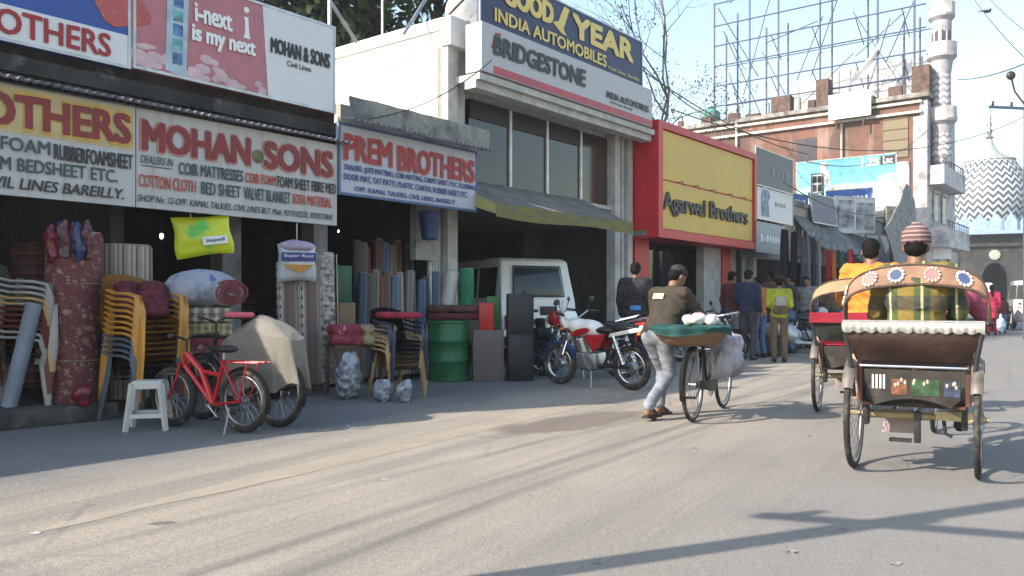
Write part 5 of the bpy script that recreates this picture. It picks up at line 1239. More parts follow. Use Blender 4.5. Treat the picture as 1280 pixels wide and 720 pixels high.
# quilts on the low table
tq = gp(250, 521) + V((-.08, .3, 0))
t = thing('display_table', 'low wooden table under the pile of quilts, behind the red bicycle', 'table', tq, R(22))
bx(t, 'table_top', wood, ((0, 0, .56), (.62, .6, .04)), bev=.005)
for x in (-.27, .27):
    for y in (-.26, .26): bx(t, 'leg', wood, ((x, y, .27), (.05, .05, .54)))
chk = MPLAID('check_blanket', (.5, .45, .38), (.07, .06, .07), (.07, .06, .07), f=11); redfl = MFLO('red_floral', (.22, .03, .05), [(.5, .2, .2), (.4, .05, .08), (.45, .4, .3)], 16); yelchk = MPLAID('olive_check', (.38, .33, .2), (.1, .09, .03), (.28, .24, .1), f=16)
z = .58
for nm, mat, h, lab in (('quilt', redfl, .2, 'red floral quilt at the bottom of the pile'), ('blanket', yelchk, .14, 'olive checked blanket folded above the red floral quilt'), ('blanket', chk, .16, 'black and cream checked blanket under the rolled quilt')):
    m = MB()
    for k in range(2): m.prism([(-.3 + .02 * k, -.24), (.27, -.26), (.29, .24), (-.28, .25)], z + h * k / 2, z + h * (k + 1) / 2 - .01, 'xy', bev=.03)
    m.xform(Matrix.Rotation(R(22), 4, 'Z') @ Matrix.Translation((0, 0, -z))); o = m.remesh(nm, mat, None, .014, 3, amp=.014, nsc=7, seed=h * 40, loc=tq + V((0, 0, z)))
    tag(o, lab, 'bedding', 'quilts piled on the low table'); z += h
t = thing('rolled_quilt', 'fat rolled white and blue floral quilt on top of the pile', 'quilt', tq + V((.02, -.02, z + .15)), R(28))
m = MB(); m.ell((-.02, 0, .02), (.37, .26, .2)); m.cap((-.2, -.16, -.0), (-.2, .16, -.0), .16); m.cap((.2, -.2, -.02), (.2, .16, -.02), .15); m.remesh('quilt_roll', MFLO('white_blue_floral', (.33, .35, .42), [(.1, .15, .36), (.2, .25, .42), (.42, .42, .47), (.3, .33, .43)], 10, leaf=(.3, .33, .42), size=.2), t, .014, 5, amp=.015, nsc=6)
m = MB(); sp = [(.2 + (.02 + .0022 * i) * math.cos(i * .5) * 1.2, -.35 - .0003 * (60 - i), -.02 + (.02 + .0019 * i) * math.sin(i * .5)) for i in range(56)]; m.tube(sp, .013, 6); m.build('maroon_lining', M('maroon_lining', (.16, .03, .04), .85), t)
m = MB(); m.box((0, 0, 0), (.26, .2, .05), bev=.02); m.jitter(.015, 8); tag(m.build('pink_cloth', M('pink_cloth', (.5, .1, .14), .85), None, loc=gp(338, 536) + V((-.35, .25, 1.0)), rz=R(15)), 'pink folded cloth lying on the beige sheet', 'cloth')

# covered black bicycle and red bicycle
p2 = gp(338, 536) + V((.04, .1, 0))
bicycle('bicycle', 'black bicycle half hidden under a beige sheet, shiny disc on its rear hub', p2, R(60), black, R_=.31, W=1.0, tw=.026, disc=.085, seat_h=.85, carrier=False, barm=black)
hd = V((-math.sin(R(60)), math.cos(R(60)), 0)); sdv = V((hd.y, -hd.x, 0))
dc = p2 + hd * .26 + sdv * .06
def drape(u, v):
    th = u * 2 * math.pi; ca, sa = math.cos(th), math.sin(th); e = .55
    cx, cy = math.copysign(abs(ca) ** e, ca), math.copysign(abs(sa) ** e, sa)
    k = min(1, v / .38); r_ = math.sin(k * math.pi / 2) ** .8; fl = max(0, v - .38) / .62
    fold = 1 + fl * (.1 + .1 * math.sin(th * 7 + 1.2 + fl) + .05 * math.sin(th * 13 + 2 * fl))
    q = dc + hd * (cx * .46 * r_ * fold) + sdv * (cy * .15 * r_ * (1 + (fold - 1) * .8))
    z = 1.0 - .1 * r_ ** 3 - .12 * max(0, -cx) * r_ - .2 * max(0, cx) * r_ - fl * (.5 + .05 * math.sin(th * 3 + .6) + .06 * cx) + .03 * noise.noise(V((q.x * 5, q.y * 5, v * 3))) + .015 * abs(noise.noise(V((q.x * 13, q.y * 13, v * 6))))
    return (q.x, q.y, z)
m = MB(); m.sheet(drape, 96, 26, .006); bmesh.ops.remove_doubles(m.bm, verts=m.bm.verts, dist=.0005); tag(m.build('dust_sheet', M('beige_sheet', (.195, .182, .16), .95, var=.15, scale=3, bump=.25, bscale=60), None, 180), 'beige dust sheet draped over the black bicycle', 'sheet')
redb = M('bright_red_paint', (.5, .012, .018), .3, var=.08)
bicycle('bicycle', 'small bright red bicycle with black tyres parked beside the white stool', gp(305, 541), R(64), redb, R_=.272, W=.84, tw=.03, seat_h=.7, dbl=True, carrier=redb, bar='flat', guardm=black, barm=black)

# hanging bags
def pillow_bag(name, label, loc, rz, w_, h, th, mat, tilt=0):
    t = thing(name, label, 'bag', loc, rz); t.rotation_euler[1] = tilt
    m = MB(); m.sheet(lambda u, v: ((u - .5) * w_ * (1 + .04 * math.sin(v * 7)), -th * (max(0, math.sin(math.pi * u)) * max(0, math.sin(math.pi * v))) ** .45 + .01 * noise.noise(V((u * 6, v * 6, 1))), (v - .5) * h * (1 + .05 * math.cos(u * 5))), 24, 20)
    m.sheet(lambda u, v: ((u - .5) * w_ * (1 + .04 * math.sin(v * 7)), .001 + th * (max(0, math.sin(math.pi * u)) * max(0, math.sin(math.pi * v))) ** .45, (v - .5) * h * (1 + .05 * math.cos(u * 5))), 24, 20)
    m.build('plastic_bag', mat, t, 180); return t
nb = NB('yellow_green_bag'); q = nb.math('MULTIPLY_ADD', nb.noise(5, 2), .5, nb.n('VectorMath', {0: nb.co, 1: (0, 0, .02)}, operation='DISTANCE').outputs['Value'])
ygm = nb.done(nb.ramp(q, [(.34, (.1, .5, .06)), (.42, (.55, .6, .015))]), .25)
p = F(fs(254, -.05), -.05, fz(254, 295, -.05))
t = pillow_bag('hanging_bag', 'bright yellow green plastic bag hanging above the rolled quilt', p, ROT - R(20), .6, .43, .07, ygm, R(-8))
bx(t, 'white_label', white_paint, ((.1, -.088, -.06), (.26, .004, .09))); lettering(t, 'Sleepwell', 0, .2, -.085, -.035, M('blue_letter', (.03, .05, .25)), y=-.093)
bx(t, 'hook', steel, ((-.1, 0, .28), (.012, .012, .2)))
p = F(fs(371, .1), .1, fz(371, 329, .1))
t = pillow_bag('quilt_bag', 'blue and white quilt bag with a lilac quilt on top, by the pillar', p, ROT - R(25), .44, .42, .1, M('white_vinyl', (.5, .52, .56), .3, var=.1))
bx(t, 'blue_band', M('blue_band', (.02, .04, .2), .4), ((0, -.112, .07), (.4, .006, .1)), bev=.002); lettering(t, 'Super Rest', -.17, .17, .055, .1, whl, y=-.118)
m = MB(); m.prism([(-.19, -.02), (.19, -.02), (.0, -.12)], -.116, -.11); m.build('orange_chevron', M('orange_print', (.5, .22, .03)), t)
m = MB(); m.ell((0, 0, .2), (.22, .11, .07)); m.jitter(.02, 8); m.build('lilac_quilt', M('lilac_cloth', (.42, .35, .5), .9), t)
bx(t, 'hook', steel, ((0, .0, .33), (.012, .012, .28)))

# table of quilts before the mat shop
p = gp(430, 497) + V((.05, .2, 0))
t = thing('display_table', 'dark narrow table holding two folded quilts beside the navy chairs', 'table', p, R(30))
bx(t, 'table_top', wood, ((.1, 0, .6), (.75, .42, .03)))
for x in (-.24, .44): bx(t, 'leg', wood, ((x, .17, .29), (.04, .04, .58)))
cry = MFLO('crimson_floral', (.26, .02, .05), [(.55, .3, .35), (.4, .05, .1), (.3, .02, .05)], 20); ylf = MFLO('cream_floral', (.38, .32, .2), [(.2, .1, .03), (.3, .2, .06), (.12, .05, .03)], 22)
for dx, mat, lab in ((-.06, cry, 'crimson white floral quilt folded at the left end of the dark table'), (.36, ylf, 'cream and brown floral quilt folded next to the navy chairs')):
    m = MB()
    for k in range(2): m.prism([(-.2, -.2), (.2, -.2), (.2, .2), (-.2, .2)], k * .12, k * .12 + .12, 'xy', bev=.045)
    q = p + V((dx * math.cos(R(30)), dx * math.sin(R(30)) - .05 - (.16 if dx > 0 else 0), .617))
    tag(m.remesh('quilt', mat, None, .014, 3, amp=.012, nsc=8, loc=q, rz=R(24)), lab, 'quilt', 'quilts by the mat shop')
m = MB(); m.prism([(-.26, -.2), (.26, -.2), (.28, .2), (-.24, .2)], 0, .07, 'xy', bev=.025); q = gp(505, 499) + V((-.12, .3, .86))
tag(m.remesh('quilt', M('red_quilt', (.35, .02, .05), .85, var=.4, scale=9), None, .014, 3, amp=.012, nsc=8, loc=q + V((0, 0, .07)), rz=R(24)), 'flat red quilt lying on the navy chair stack', 'quilt', 'quilts by the mat shop')
def crease(bm, seed):
    for v in bm.verts:
        q = v.co * 7 + V((seed, seed * .7, 0)); k = 1 - abs(noise.noise(q)) * 2; k2 = 1 - abs(noise.noise(q * 2.6)) * 2
        v.co += v.normal * (.03 * k * k * (1 if k > 0 else 0) + .012 * k2 - .02)
def crumple(name, label, loc, rad, mat, cat='bag', seed=0, group=None):
    m = MB(); m.ell((0, 0, rad[2]), rad); m.ell((.3 * rad[0], 0, rad[2] * 1.5), (rad[0] * .5, rad[1] * .6, rad[2] * .5)); m.ell((-.35 * rad[0], 0, rad[2] * .7), (rad[0] * .6, rad[1] * .7, rad[2] * .65))
    return tag(m.remesh(name, mat, None, .011, 1, loc=loc, post=lambda bm: crease(bm, seed)), label, cat, group)
silver = M('silvery_plastic', (.42, .45, .5), .2, var=.5, scale=12, bump=.9, bscale=22)
crumple('plastic_bundle', 'tall crumpled silvery plastic bundle under the crimson quilt', gp(436, 499), (.15, .15, .27), silver, seed=1)
crumple('plastic_bundle', 'small crumpled white plastic bundle left of the beige chair legs', gp(478, 502), (.1, .1, .13), silver, seed=5)
crumple('plastic_bundle', 'small crumpled white plastic bundle right of the beige chair legs', gp(505, 503), (.09, .09, .13), silver, seed=9)

# carpet rolls in the mat shop
cols = [(.1, .09, .09), (.16, .1, .08), (.25, .22, .2), (.08, .1, .14), (.2, .06, .05), (.3, .26, .22), (.06, .06, .07), (.17, .15, .13), (.12, .17, .25), (.24, .12, .08)]
names = ['black', 'brown', 'pale grey', 'slate blue', 'brick red', 'cream', 'charcoal', 'taupe', 'light blue', 'rust']
for row, (d_, n, h, a, b_) in enumerate(((-1.0, 14, 1.9, 441, 549), (-.55, 12, 1.45, 446, 546))):
    for i in range(n):
        px = a + (b_ - a) * (i + .5) / n; k = (i * 7 + row * 3) % 10
        if row == 1 and i >= 8: k = 8 if i % 2 else 3
        p = F(fs(px, d_), d_, .08); hh = h + .1 * random.uniform(-1, 1)
        t = thing('carpet_roll', f'{names[k]} carpet roll, {["", "second ", "third ", "fourth ", "fifth ", "sixth ", "seventh ", "eighth ", "ninth ", "tenth ", "eleventh ", "twelfth ", "thirteenth ", "fourteenth "][i] or "first "}from the left in the {"tall back" if row == 0 else "lower front"} row', 'carpet roll', p, 0, 'carpet rolls standing in the mat shop')
        m = MB(); rr = .068; m.lathe([(rr * .95, 0), (rr, .02), (rr, hh - .02), (rr * .9, hh)], 14); m.jitter(.006, 9, i); t.rotation_euler = (R(-3) + R(random.uniform(-2, 2)), R(random.uniform(-2, 2)), 0)
        mat = MSTR(f'carpet_{names[k].replace(" ", "_")}', [(0, cols[k]), (.45, tuple(c * .6 for c in cols[k])), (.7, tuple(min(1, c * 1.3) for c in cols[k]))], 0, 16, .95)
        m.build('carpet', mat, t, 50)
        m = MB(); m.ring((0, 0, hh + .002), (0, 0, 1), rr * .6, .008, 14, 5); m.ring((0, 0, hh + .002), (0, 0, 1), rr * .28, .008, 12, 5); m.build('rolled_edge', M('pale_lining', (.4, .36, .33)), t)
# green panel with carton
p = F(fs(428, -.6), -.6); m = MB(); m.box((0, 0, .26), (.28, .22, .52), bev=.01); tag(m.build('carton', M('brown_carton', (.26, .18, .11), .85), None, loc=p + V((0, 0, .6)), rz=ROT), 'brown carton under the dark green panel', 'box')
m = MB(); m.box((0, 0, .25), (.26, .1, .5), bev=.01); tag(m.build('green_panel', M('dark_green_panel', (.008, .09, .04), .5), None, loc=p + V((0, 0, 1.12)), rz=ROT), 'dark green panel standing on the carton', 'panel')
m = MB(); m.box((0, 0, .3), (.5, .3, .6), bev=.01); tag(m.build('wooden_crate', wood, None, loc=p, rz=ROT), 'dark wooden crate under the brown carton', 'crate')
# water drum on wall
t = thing('wall_bucket', 'blue plastic bucket hanging on the mat shop wall panel', 'bucket', F(fs(537, -.25), -.25, fz(537, 300, -.25)), ROT)
m = MB(); m.lathe([(.1, 0), (.12, .02), (.155, .38), (.165, .4), (.15, .41)], 24); m.build('body', M('blue_plastic', (.015, .04, .14), .4), t)
m = MB(); m.ring((0, 0, .4), (0, 1, 0), .155, .006, 20, 6, 0, 180); m.build('handle', steel, t)
# drum with carpets and rolls
dp = at(561, 12.15); green = M('green_drum_paint', (.012, .13, .045), .4, var=.12, dirt=(.08, .1, .06), dscale=5, damt=.6)
t = thing('oil_drum', 'big dark green steel drum with maroon carpets on top', 'drum', dp)
m = MB(); m.lathe([(.3, 0), (.315, .01), (.315, .04), (.3, .05), (.3, .27), (.316, .29), (.3, .31), (.3, .55), (.316, .57), (.3, .59), (.3, .82), (.315, .83), (.315, .86), (.29, .865)], 36); m.build('body', green, t, 50)
m = MB(); m.lathe([(.285, .84), (.285, .85)], 30); m.cyl((.15, 0, .85), (.15, 0, .875), .035); m.build('lid', green, t)
z = .877
for i, (mat, lab) in enumerate(((M('maroon_carpet', (.12, .02, .03), .95, var=.4, bump=.4), 'lower maroon folded carpet on the green drum'), (M('brown_carpet', (.1, .045, .045), .95, var=.4, bump=.4), 'upper brown folded carpet on the green drum'))):
    m = MB(); m.prism([(-.36, -.2), (.4, -.2), (.4, .2), (-.36, .2)], 0, .1, 'xy', bev=.035); tag(m.remesh('carpet', mat, None, .015, 3, amp=.015, nsc=7, seed=i, loc=dp + V((.04, 0, z)), rz=R(12)), lab, 'carpet', 'folded carpets on the drum'); z += .105
nb = NB('feather_print'); x_ = nb.xyz(); wv = nb.n('TexWave', {'Scale': 3.2, 'Distortion': 6, 'Detail': 2}); nb.put(wv.inputs[0], nb.co)
fth = nb.done(nb.ramp(wv.outputs[0], [(.35, (.5, .5, .5)), (.55, (.2, .22, .2)), (.7, (.5, .5, .48))]), .6)
roll_up('mat_roll', 'white mat roll with a grey leaf print on the green drum', 'mat roll', dp + V((-.02, .02, z)), .1, .5, fth, lean=(0, R(10)), cord=False)
roll_up('mat_roll', 'plain green mat roll beside the leaf print roll on the drum', 'mat roll', dp + V((.26, .0, z)), .1, .52, M('green_mat', (.012, .17, .09), .7), cord=False)
# boxes
p = gp(609, 477); m = MB(); m.box((0, 0, .365), (.44, .36, .73), bev=.012); bo = tag(m.build('carton', M('grey_brown_carton', (.15, .125, .115), .85, var=.1), None, loc=p + V((0, .2, 0)), rz=R(6)), 'plain grey brown carton standing on the ground by the garage', 'box')
m = MB(); m.box((0, 0, .19), (.21, .16, .385), bev=.012); tag(m.build('red_box', M('red_tin', (.5, .015, .02), .4), None, loc=p + V((-.02, .13, .732)), rz=R(4)), 'bright red tin box on the grey brown carton', 'box')
m = MB(); m.box((0, 0, .24), (.2, .14, .48), bev=.012); tag(m.build('green_box', M('green_tin', (.015, .13, .03), .4), None, loc=p + V((.08, .3, .732)), rz=R(4)), 'green tin box behind the red box', 'box')
t = thing('black_cabinet', 'tall black cabinet standing next to the grey brown carton', 'cabinet', gp(650, 477) + V((0, .22, 0)), R(4))
m = MB(); m.box((0, 0, .625), (.37, .4, 1.25), bev=.012); m.build('body', M('black_lacquer', (.012, .013, .018), .5), t)
bx(t, 'drawer', M('black_lacquer', (.012, .013, .018)), ((0, -.206, .95), (.34, .01, .55)), ((0, -.206, .36), (.34, .01, .6)), bev=.004); bx(t, 'handle', darkmetal, ((.05, -.216, .66), (.18, .012, .015)))
# dark machine between cabinet and motorcycle
t = thing('compressor', 'black greasy air compressor between the cabinet and the motorcycle', 'compressor', gp(678, 470) + V((0, .3, 0)), R(20))
m = MB(); m.cap((-.0, -.25, .32), (0, .25, .32), .19); m.build('tank', M('greasy_black', (.015, .014, .013), .5, var=.5), t)
m = MB(); m.box((0, 0, .62), (.24, .3, .22), bev=.03); m.cyl((0, .05, .7), (0, .05, .88), .08); 
for k in range(5): m.cyl((0, .05, .72 + .03 * k), (0, .05, .732 + .03 * k), .11)
m.build('motor', M('greasy_black', (.015, .014, .013)), t)
m = MB(); m.ring((.16, -.05, .62), (1, 0, 0), .13, .02); m.build('flywheel', darkmetal, t)
m = MB(); 
for x in (-.12, .12):
    for y in (-.2, .2): m.cyl((x, y, 0), (x, y, .2), .02)
m.build('legs', darkmetal, t)

# extra goods deep in the dim shops
random.seed(5)
for i in range(16):
    s_ = random.uniform(-2.5, 3.6); dd_ = random.uniform(-3.6, -1.6); h = random.uniform(.8, 1.9); c = [(.12, .05, .05), (.1, .1, .14), (.18, .15, .1), (.05, .07, .1), (.16, .06, .09)][i % 5]
    nm = ['maroon', 'slate', 'tan', 'dark blue', 'plum'][i % 5]
    m = MB(); m.box((0, 0, h / 2), (random.uniform(.35, .7), random.uniform(.3, .5), h), bev=.05); m.jitter(.02, 5, i)
    tag(m.build('bedding_stack', MSTR(f'dim_{nm}_bedding', [(0, c), (.5, tuple(x * .6 for x in c)), (.8, tuple(min(1, x * 1.7) for x in c))], 2, 9), None, 50, loc=F(s_, dd_, .13), rz=ROT + random.uniform(-.2, .2)), f'{nm} bedding stack deep inside the dark mattress shop', 'bedding', 'bedding stacks deep in the dark shop')
# small bulb seen in the dark shop
for px, py, l in ((202, 295, 'tiny bright bulb hanging in the dark mattress shop'), (423, 289, 'tiny bright bulb hanging in the mat shop')):
    p = F(fs(px, -1.2), -1.2, fz(px, py, -1.2)); t = thing('light_bulb', l, 'bulb', p)
    m = MB(); m.ell((0, 0, 0), (.022, .022, .035) if px < 300 else (.012, .012, .018)); m.build('bulb', emis('bulb_glow', (1, .97, .9), 4), t)
    m = MB(); m.cyl((0, 0, .03), (0, 0, .07), .012); m.tube([(0, 0, .06), (0, 0, 3.1 - p.z)], .003, 5); m.build('cord', black, t)
# ------------------------------------------------------------------ vehicles and people on the road
whv = M('white_car_paint', (.72, .73, .73), .25, var=.03)
pv = at(672, 15.4)
van('white van parked nose first inside the showroom garage', at(676, 14.9), R(27), M('bright_white_paint', (.85, .85, .85), .25, var=.02), high=True, Ht=1.93, W=1.5)
motorcycle('white and red motorcycle with a blue front mudguard parked in the shade', (at(705, 11.5) + at(786, 10.75)) / 2 , math.atan2(at(705, 11.5).y - at(786, 10.75).y, at(705, 11.5).x - at(786, 10.75).x) - R(90), white_paint, M('red_gloss', (.42, .015, .02), .25), M('blue_mudguard', (.05, .14, .42), .35), lean=R(4))
motorcycle('dark motorcycle with a red seat cowl behind the white and red one', at(728, 12.6), R(70), M('red_gloss', (.42, .015, .02)), black, black)
# vendor with bicycle
rw = gp(866, 527); fwp = gp(908, 508); hdg = math.atan2(-(fwp.x - rw.x), (fwp.y - rw.y))
brz = M('worn_black_paint', (.03, .028, .027), .55, .3, var=.4, dirt=(.12, .08, .05))
bicycle('bicycle', 'old black roadster bicycle loaded with a basket and a sack, pushed by the vendor', rw, hdg, brz, R_=.345, W=1.18, tw=.018, seat_h=.9, bar='north', carrier=True, guardm=brz, stand=False)
fh = V((-math.sin(hdg), math.cos(hdg), 0)); fr = V((fh.y, -fh.x, 0))
bp = rw + fh * .0
t = thing('cane_basket', 'wide shallow cane basket with a teal cloth rim on the bicycle carrier', 'basket', bp + V((-.02, 0, .765)), 0)
cane = MSTR('woven_cane', [(0, (.2, .12, .06)), (.5, (.12, .07, .035)), (.8, (.26, .17, .09))], 2, 40, .8)
m = MB(); m.lathe([(.2, -.05), (.27, -.02), (.35, .075), (.36, .1), (.33, .1), (.26, .01), (.1, 0)], 40); m.build('bowl', cane, t, 60)
def clothf(u, v):
    a = u * 2 * math.pi; w_ = .012 * math.sin(u * 60) + .008 * noise.noise(V((u * 25, v * 5, 0)))
    if v < .3: k = v / .3; r_ = .36 + .018 * k + w_ * (1 - k); z = .06 + .065 * k + .02 * math.sin(u * 17) * (1 - k)
    else: k = (v - .3) / .7; r_ = .378 - .34 * k ** 1.3; z = .125 + .012 * math.sin(k * 3) + w_ * .6
    return (r_ * math.cos(a), r_ * math.sin(a), z)
m = MB(); m.sheet(clothf, 90, 14, .006); m.build('teal_cloth', M('teal_cloth', (.03, .14, .135), .85, var=.3, dirt=(.25, .31, .3), dscale=7, damt=.6), t, 180)
for i, (x, y, r_, c, nm) in enumerate(((.05, -.05, .07, (.7, .69, .67), 'white'), (.17, -.06, .06, (.72, .72, .7), 'white'), (.1, .03, .07, (.5, .15, .17), 'pink'), (.22, .06, .055, (.7, .7, .68), 'white'), (.0, .1, .06, (.68, .66, .63), 'white'))):
    m = MB(); m.ell((0, 0, r_ * .8), (r_ * 1.2, r_, r_ * .85)); m.jitter(.02, 16, i)
    tag(m.build('goods_packet', M(f'{nm}_packet_{i}', c, .6), None, loc=bp + V((x - .02, y, .765 + .135)), rz=i), f'{nm} soft packet heaped {["at the centre", "at the right front", "in pink print at the middle back", "at the far right", "at the back"][i]} of the basket', 'packet', 'packets heaped in the basket')
sackm = M('grey_white_plastic_sack', (.36, .35, .4), .45, var=.35, scale=5, bump=.3)
q = rw + fh * .45 + fr * .2
m = MB(); m.prism([(-.16, -.24), (.16, -.2), (.2, .12), (.12, .2), (-.14, .2), (-.19, .0)], -.1, .1, 'xz', bev=.06); m.ell((.04, 0, -.1), (.18, .14, .14))
tag(m.remesh('sack', sackm, None, .013, 2, post=lambda bm: crease(bm, 3), loc=q + V((0, 0, .62)), rz=hdg + R(70)), 'crumpled grey white plastic sack hanging from the vendor bicycle handlebar', 'sack')
olive = M('olive_brown_jacket', (.04, .032, .021), .88, var=.3, scale=6); jean = M('grey_blue_jeans', (.21, .235, .28), .85, var=.3, scale=6)
def pack(t, J, H, Rm):
    c = J['chest']; mm = MB(); mm.box((0, 0, 0), (.13, .012, .065), bev=.004); mm.xform(Matrix.Translation((c.x - .05, c.y - .1, c.z + .125)) @ Matrix.Rotation(R(-26), 4, 'X')); mm.build('white_patch', M('pale_patch', (.5, .42, .3), .7), t)
def cap_(col, nm):
    def f(t, H, Rm):
        m = MB(); m.ell(H(0, -.01, .06), (.088, .1, .075), Rm); m.remesh('cap', M(nm, col, .8), t, .012, 3)
    return f
vp = gp(826, 521)
person('vendor in an olive brown jacket and pale grey jeans pushing the loaded bicycle', vp, hdg - R(18), dict(
    pel=(.0, -.06, .84), chest=(.02, .1, 1.1), neck=(.02, .17, 1.29), head=(.03, .25, 1.42), face=(.35, 1, -.25),
    shl=(-.16, .13, 1.25), shr=(.19, .13, 1.25), ell=(-.24, .24, .98), wrl=(-.2, .46, .92), elr=(.25, .34, 1.03), wrr=(.2, .58, .95),
    hil=(-.09, -.06, .81), hir=(.09, -.06, .81), knl=(-.09, .16, .47), anl=(-.09, .1, .09), knr=(.09, .02, .44), anr=(.1, -.34, .12)), olive, jean, M('black_sandal', (.03, .022, .02), .6), sandals=True, headwear=cap_((.015, .015, .018), 'black_cap'), extras=pack, bulk=1.06, hscale=.96)
# black clad person by the red pillar
def patch(t, J, H, Rm): bx(t, 'blue_emblem', M('blue_emblem', (.05, .2, .55), .5), ((.04, -.168, 1.02), (.16, .012, .07)), bev=.004)
person('person in a black jacket with a blue emblem standing by the red pillar', at(794, 12.9) , R(-20), {}, M('black_jacket', (.012, .013, .017), .75), M('black_trousers', (.012, .012, .015), .8), bulk=1.15, extras=patch, hscale=1.02)
# group
navyj = M('navy_jumper', (.018, .026, .07), .85); maroonj = M('maroon_shirt', (.1, .018, .025), .85); oran = M('orange_shirt', (.42, .15, .05), .85); yv = M('yellow_green_vest', (.36, .4, .03), .8, var=.3); dkt = M('dark_grey_trousers', (.05, .055, .07), .85); blj = M('blue_jeans', (.1, .16, .3), .85); brn = M('brown_trousers', (.13, .09, .06), .9); blkh = M('black_trousers', (.012, .012, .015))
grp = 'people talking outside the small shops'
person('person in a maroon shirt standing nearest to the red pillar of the red shop', at(914, 17.3), R(-60), {}, maroonj, M('grey_trousers', (.2, .2, .21), .85), group=grp, vox=.016, hscale=1.04)
person('person in a navy jumper and grey trousers, second from the red pillar', at(935, 16.5), R(-40), dict(wrl=(-.12, .18, 1.02)), navyj, dkt, group=grp, vox=.016, hscale=1.04)
person('person in an orange shirt half hidden behind the navy jumper', at(949, 17.2), R(30), dict(wrr=(.1, .2, 1.05)), oran, blj, group=grp, vox=.016, hscale=.98)
def bib(t, J, H, Rm):
    c = J['chest']; bx(t, 'pale_pack', M('pale_bundle', (.33, .33, .31), .7, var=.2), ((.0, -.17, c.z - .03), (.21, .05, .19)), bev=.03); bx(t, 'brown_bag', M('brown_bag', (.12, .08, .05), .85, var=.4), ((.0, -.17, c.z - .2), (.3, .09, .17)), bev=.04)
def hat(t, H, Rm):
    m = MB(); m.lathe([(.15, .03), (.155, .04), (.085, .06), (.08, .13), (.03, .145)], 20, Matrix.Translation(H(0, 0, .02)) @ Rm); m.build('hat', M('dark_hat', (.03, .02, .018), .85), t)
person('person in a yellow green vest, dark hat and brown trousers, back to the road', at(974, 15.9), R(-8), dict(wrl=(-.1, .16, 1.08), wrr=(.12, .18, 1.05)), yv, brn, sleeves=True, group=grp, extras=bib, headwear=hat, vox=.015, hscale=.95)
person('person with dark brown top standing behind the yellow green vest', at(966, 17.6), R(10), {}, M('dark_brown_top', (.06, .03, .025), .85), dkt, group=grp, vox=.016, hscale=1.06)
person('person in a black jumper behind the silver scooter', at(989, 18.8), R(60), {}, M('black_jumper', (.014, .014, .016), .88), blj, group=grp, vox=.018, hscale=1.04)
person('person in a grey checked shirt under the striped garments', at(1008, 20.6), R(150), {}, M('grey_shirt', (.2, .2, .22), .88), dkt, group=grp, vox=.018, hscale=1.04)
person('person in a brown shawl walking past the red hung cloths', at(1040, 22.5), R(-20), {}, M('brown_shawl', (.14, .09, .06), .9), dkt, group=grp, vox=.018, bulk=1.25, hscale=1.04)
# parked two wheelers by the far shops
sgrp = 'two wheelers parked by the far shops'
def scooter(label, loc, rz, mat):
    t = thing('scooter', label, 'scooter', loc, rz, sgrp); RW = .23
    for y in (-.58, .58): spoked_wheel(t, (0, y, RW), RW, tw=.05, spokes=8, rimw=.04, rimm=darkmetal)
    m = MB(); m.ell((0, -.48, .58), (.17, .42, .17)); m.ell((0, -.15, .45), (.14, .2, .16)); m.box((0, .12, .3), (.26, .4, .06), bev=.02); m.remesh('body', mat, t, .018, 5)
    m = MB(); m.prism([(-.2, .35), (.2, .35), (.22, .65), (.12, .92), (-.12, .92), (-.22, .65)], .36, .46, bev=.03); m.ell((0, .44, .95), (.14, .1, .09)); m.remesh('front_shield', mat, t, .016, 4)
    m = MB(); m.ell((0, .58, .42), (.09, .24, .11)); m.remesh('front_mudguard', mat, t, .018, 4)
    m = MB(); m.ell((0, -.4, .77), (.13, .4, .06)); m.remesh('seat', black, t, .018, 4)
    m = MB(); m.tube([(-.34, .3, 1.0), (-.1, .4, 1.0), (.1, .4, 1.0), (.34, .3, 1.0)], .018); m.tube([(0, .45, .9), (0, .58, RW)], .03); m.build('handlebar', black, t)
    for x in (-.25, .25):
        m = MB(); m.tube([(x, .33, 1.0), (x * 1.2, .36, 1.15)], .006); m.ell((x * 1.25, .36, 1.18), (.055, .015, .035)); m.build('mirror', black, t)
    bx(t, 'tail_lamp', M('red_lens', (.5, .01, .02)), ((0, -.88, .62), (.16, .05, .08)), bev=.01); bx(t, 'headlamp', M('lamp_glass', (.5, .5, .5)), ((0, .53, .95), (.14, .04, .08)), bev=.01)
    return t
scooter('silver scooter parked just right of the yellow green vest', at(999, 17.3), R(-120), M('silver_paint', (.5, .52, .54), .3, .5))
motorcycle('black motorcycle parked behind the silver scooter near the red rickshaw seat', at(1022, 18.7), R(-110), black, darkmetal, black, sgrp)
motorcycle('black motorcycle parked in front of the hanging striped garments', at(1002, 19.8), R(-100), black, darkmetal, black, sgrp)
motorcycle('dark blue motorcycle parked before the white pillar of the red shop', at(886, 16.3), R(-75), M('dark_blue_paint', (.015, .03, .08), .3), steel, black, sgrp)
scooter('maroon scooter parked behind the people in front of the grey shop', at(957, 19.4), R(-100), M('maroon_scooter_paint', (.12, .015, .025), .3))
scooter('pale blue scooter beside the black motorcycle and hung red cloths', at(1036, 20.8), R(-115), M('pale_blue_paint', (.25, .33, .42), .3))
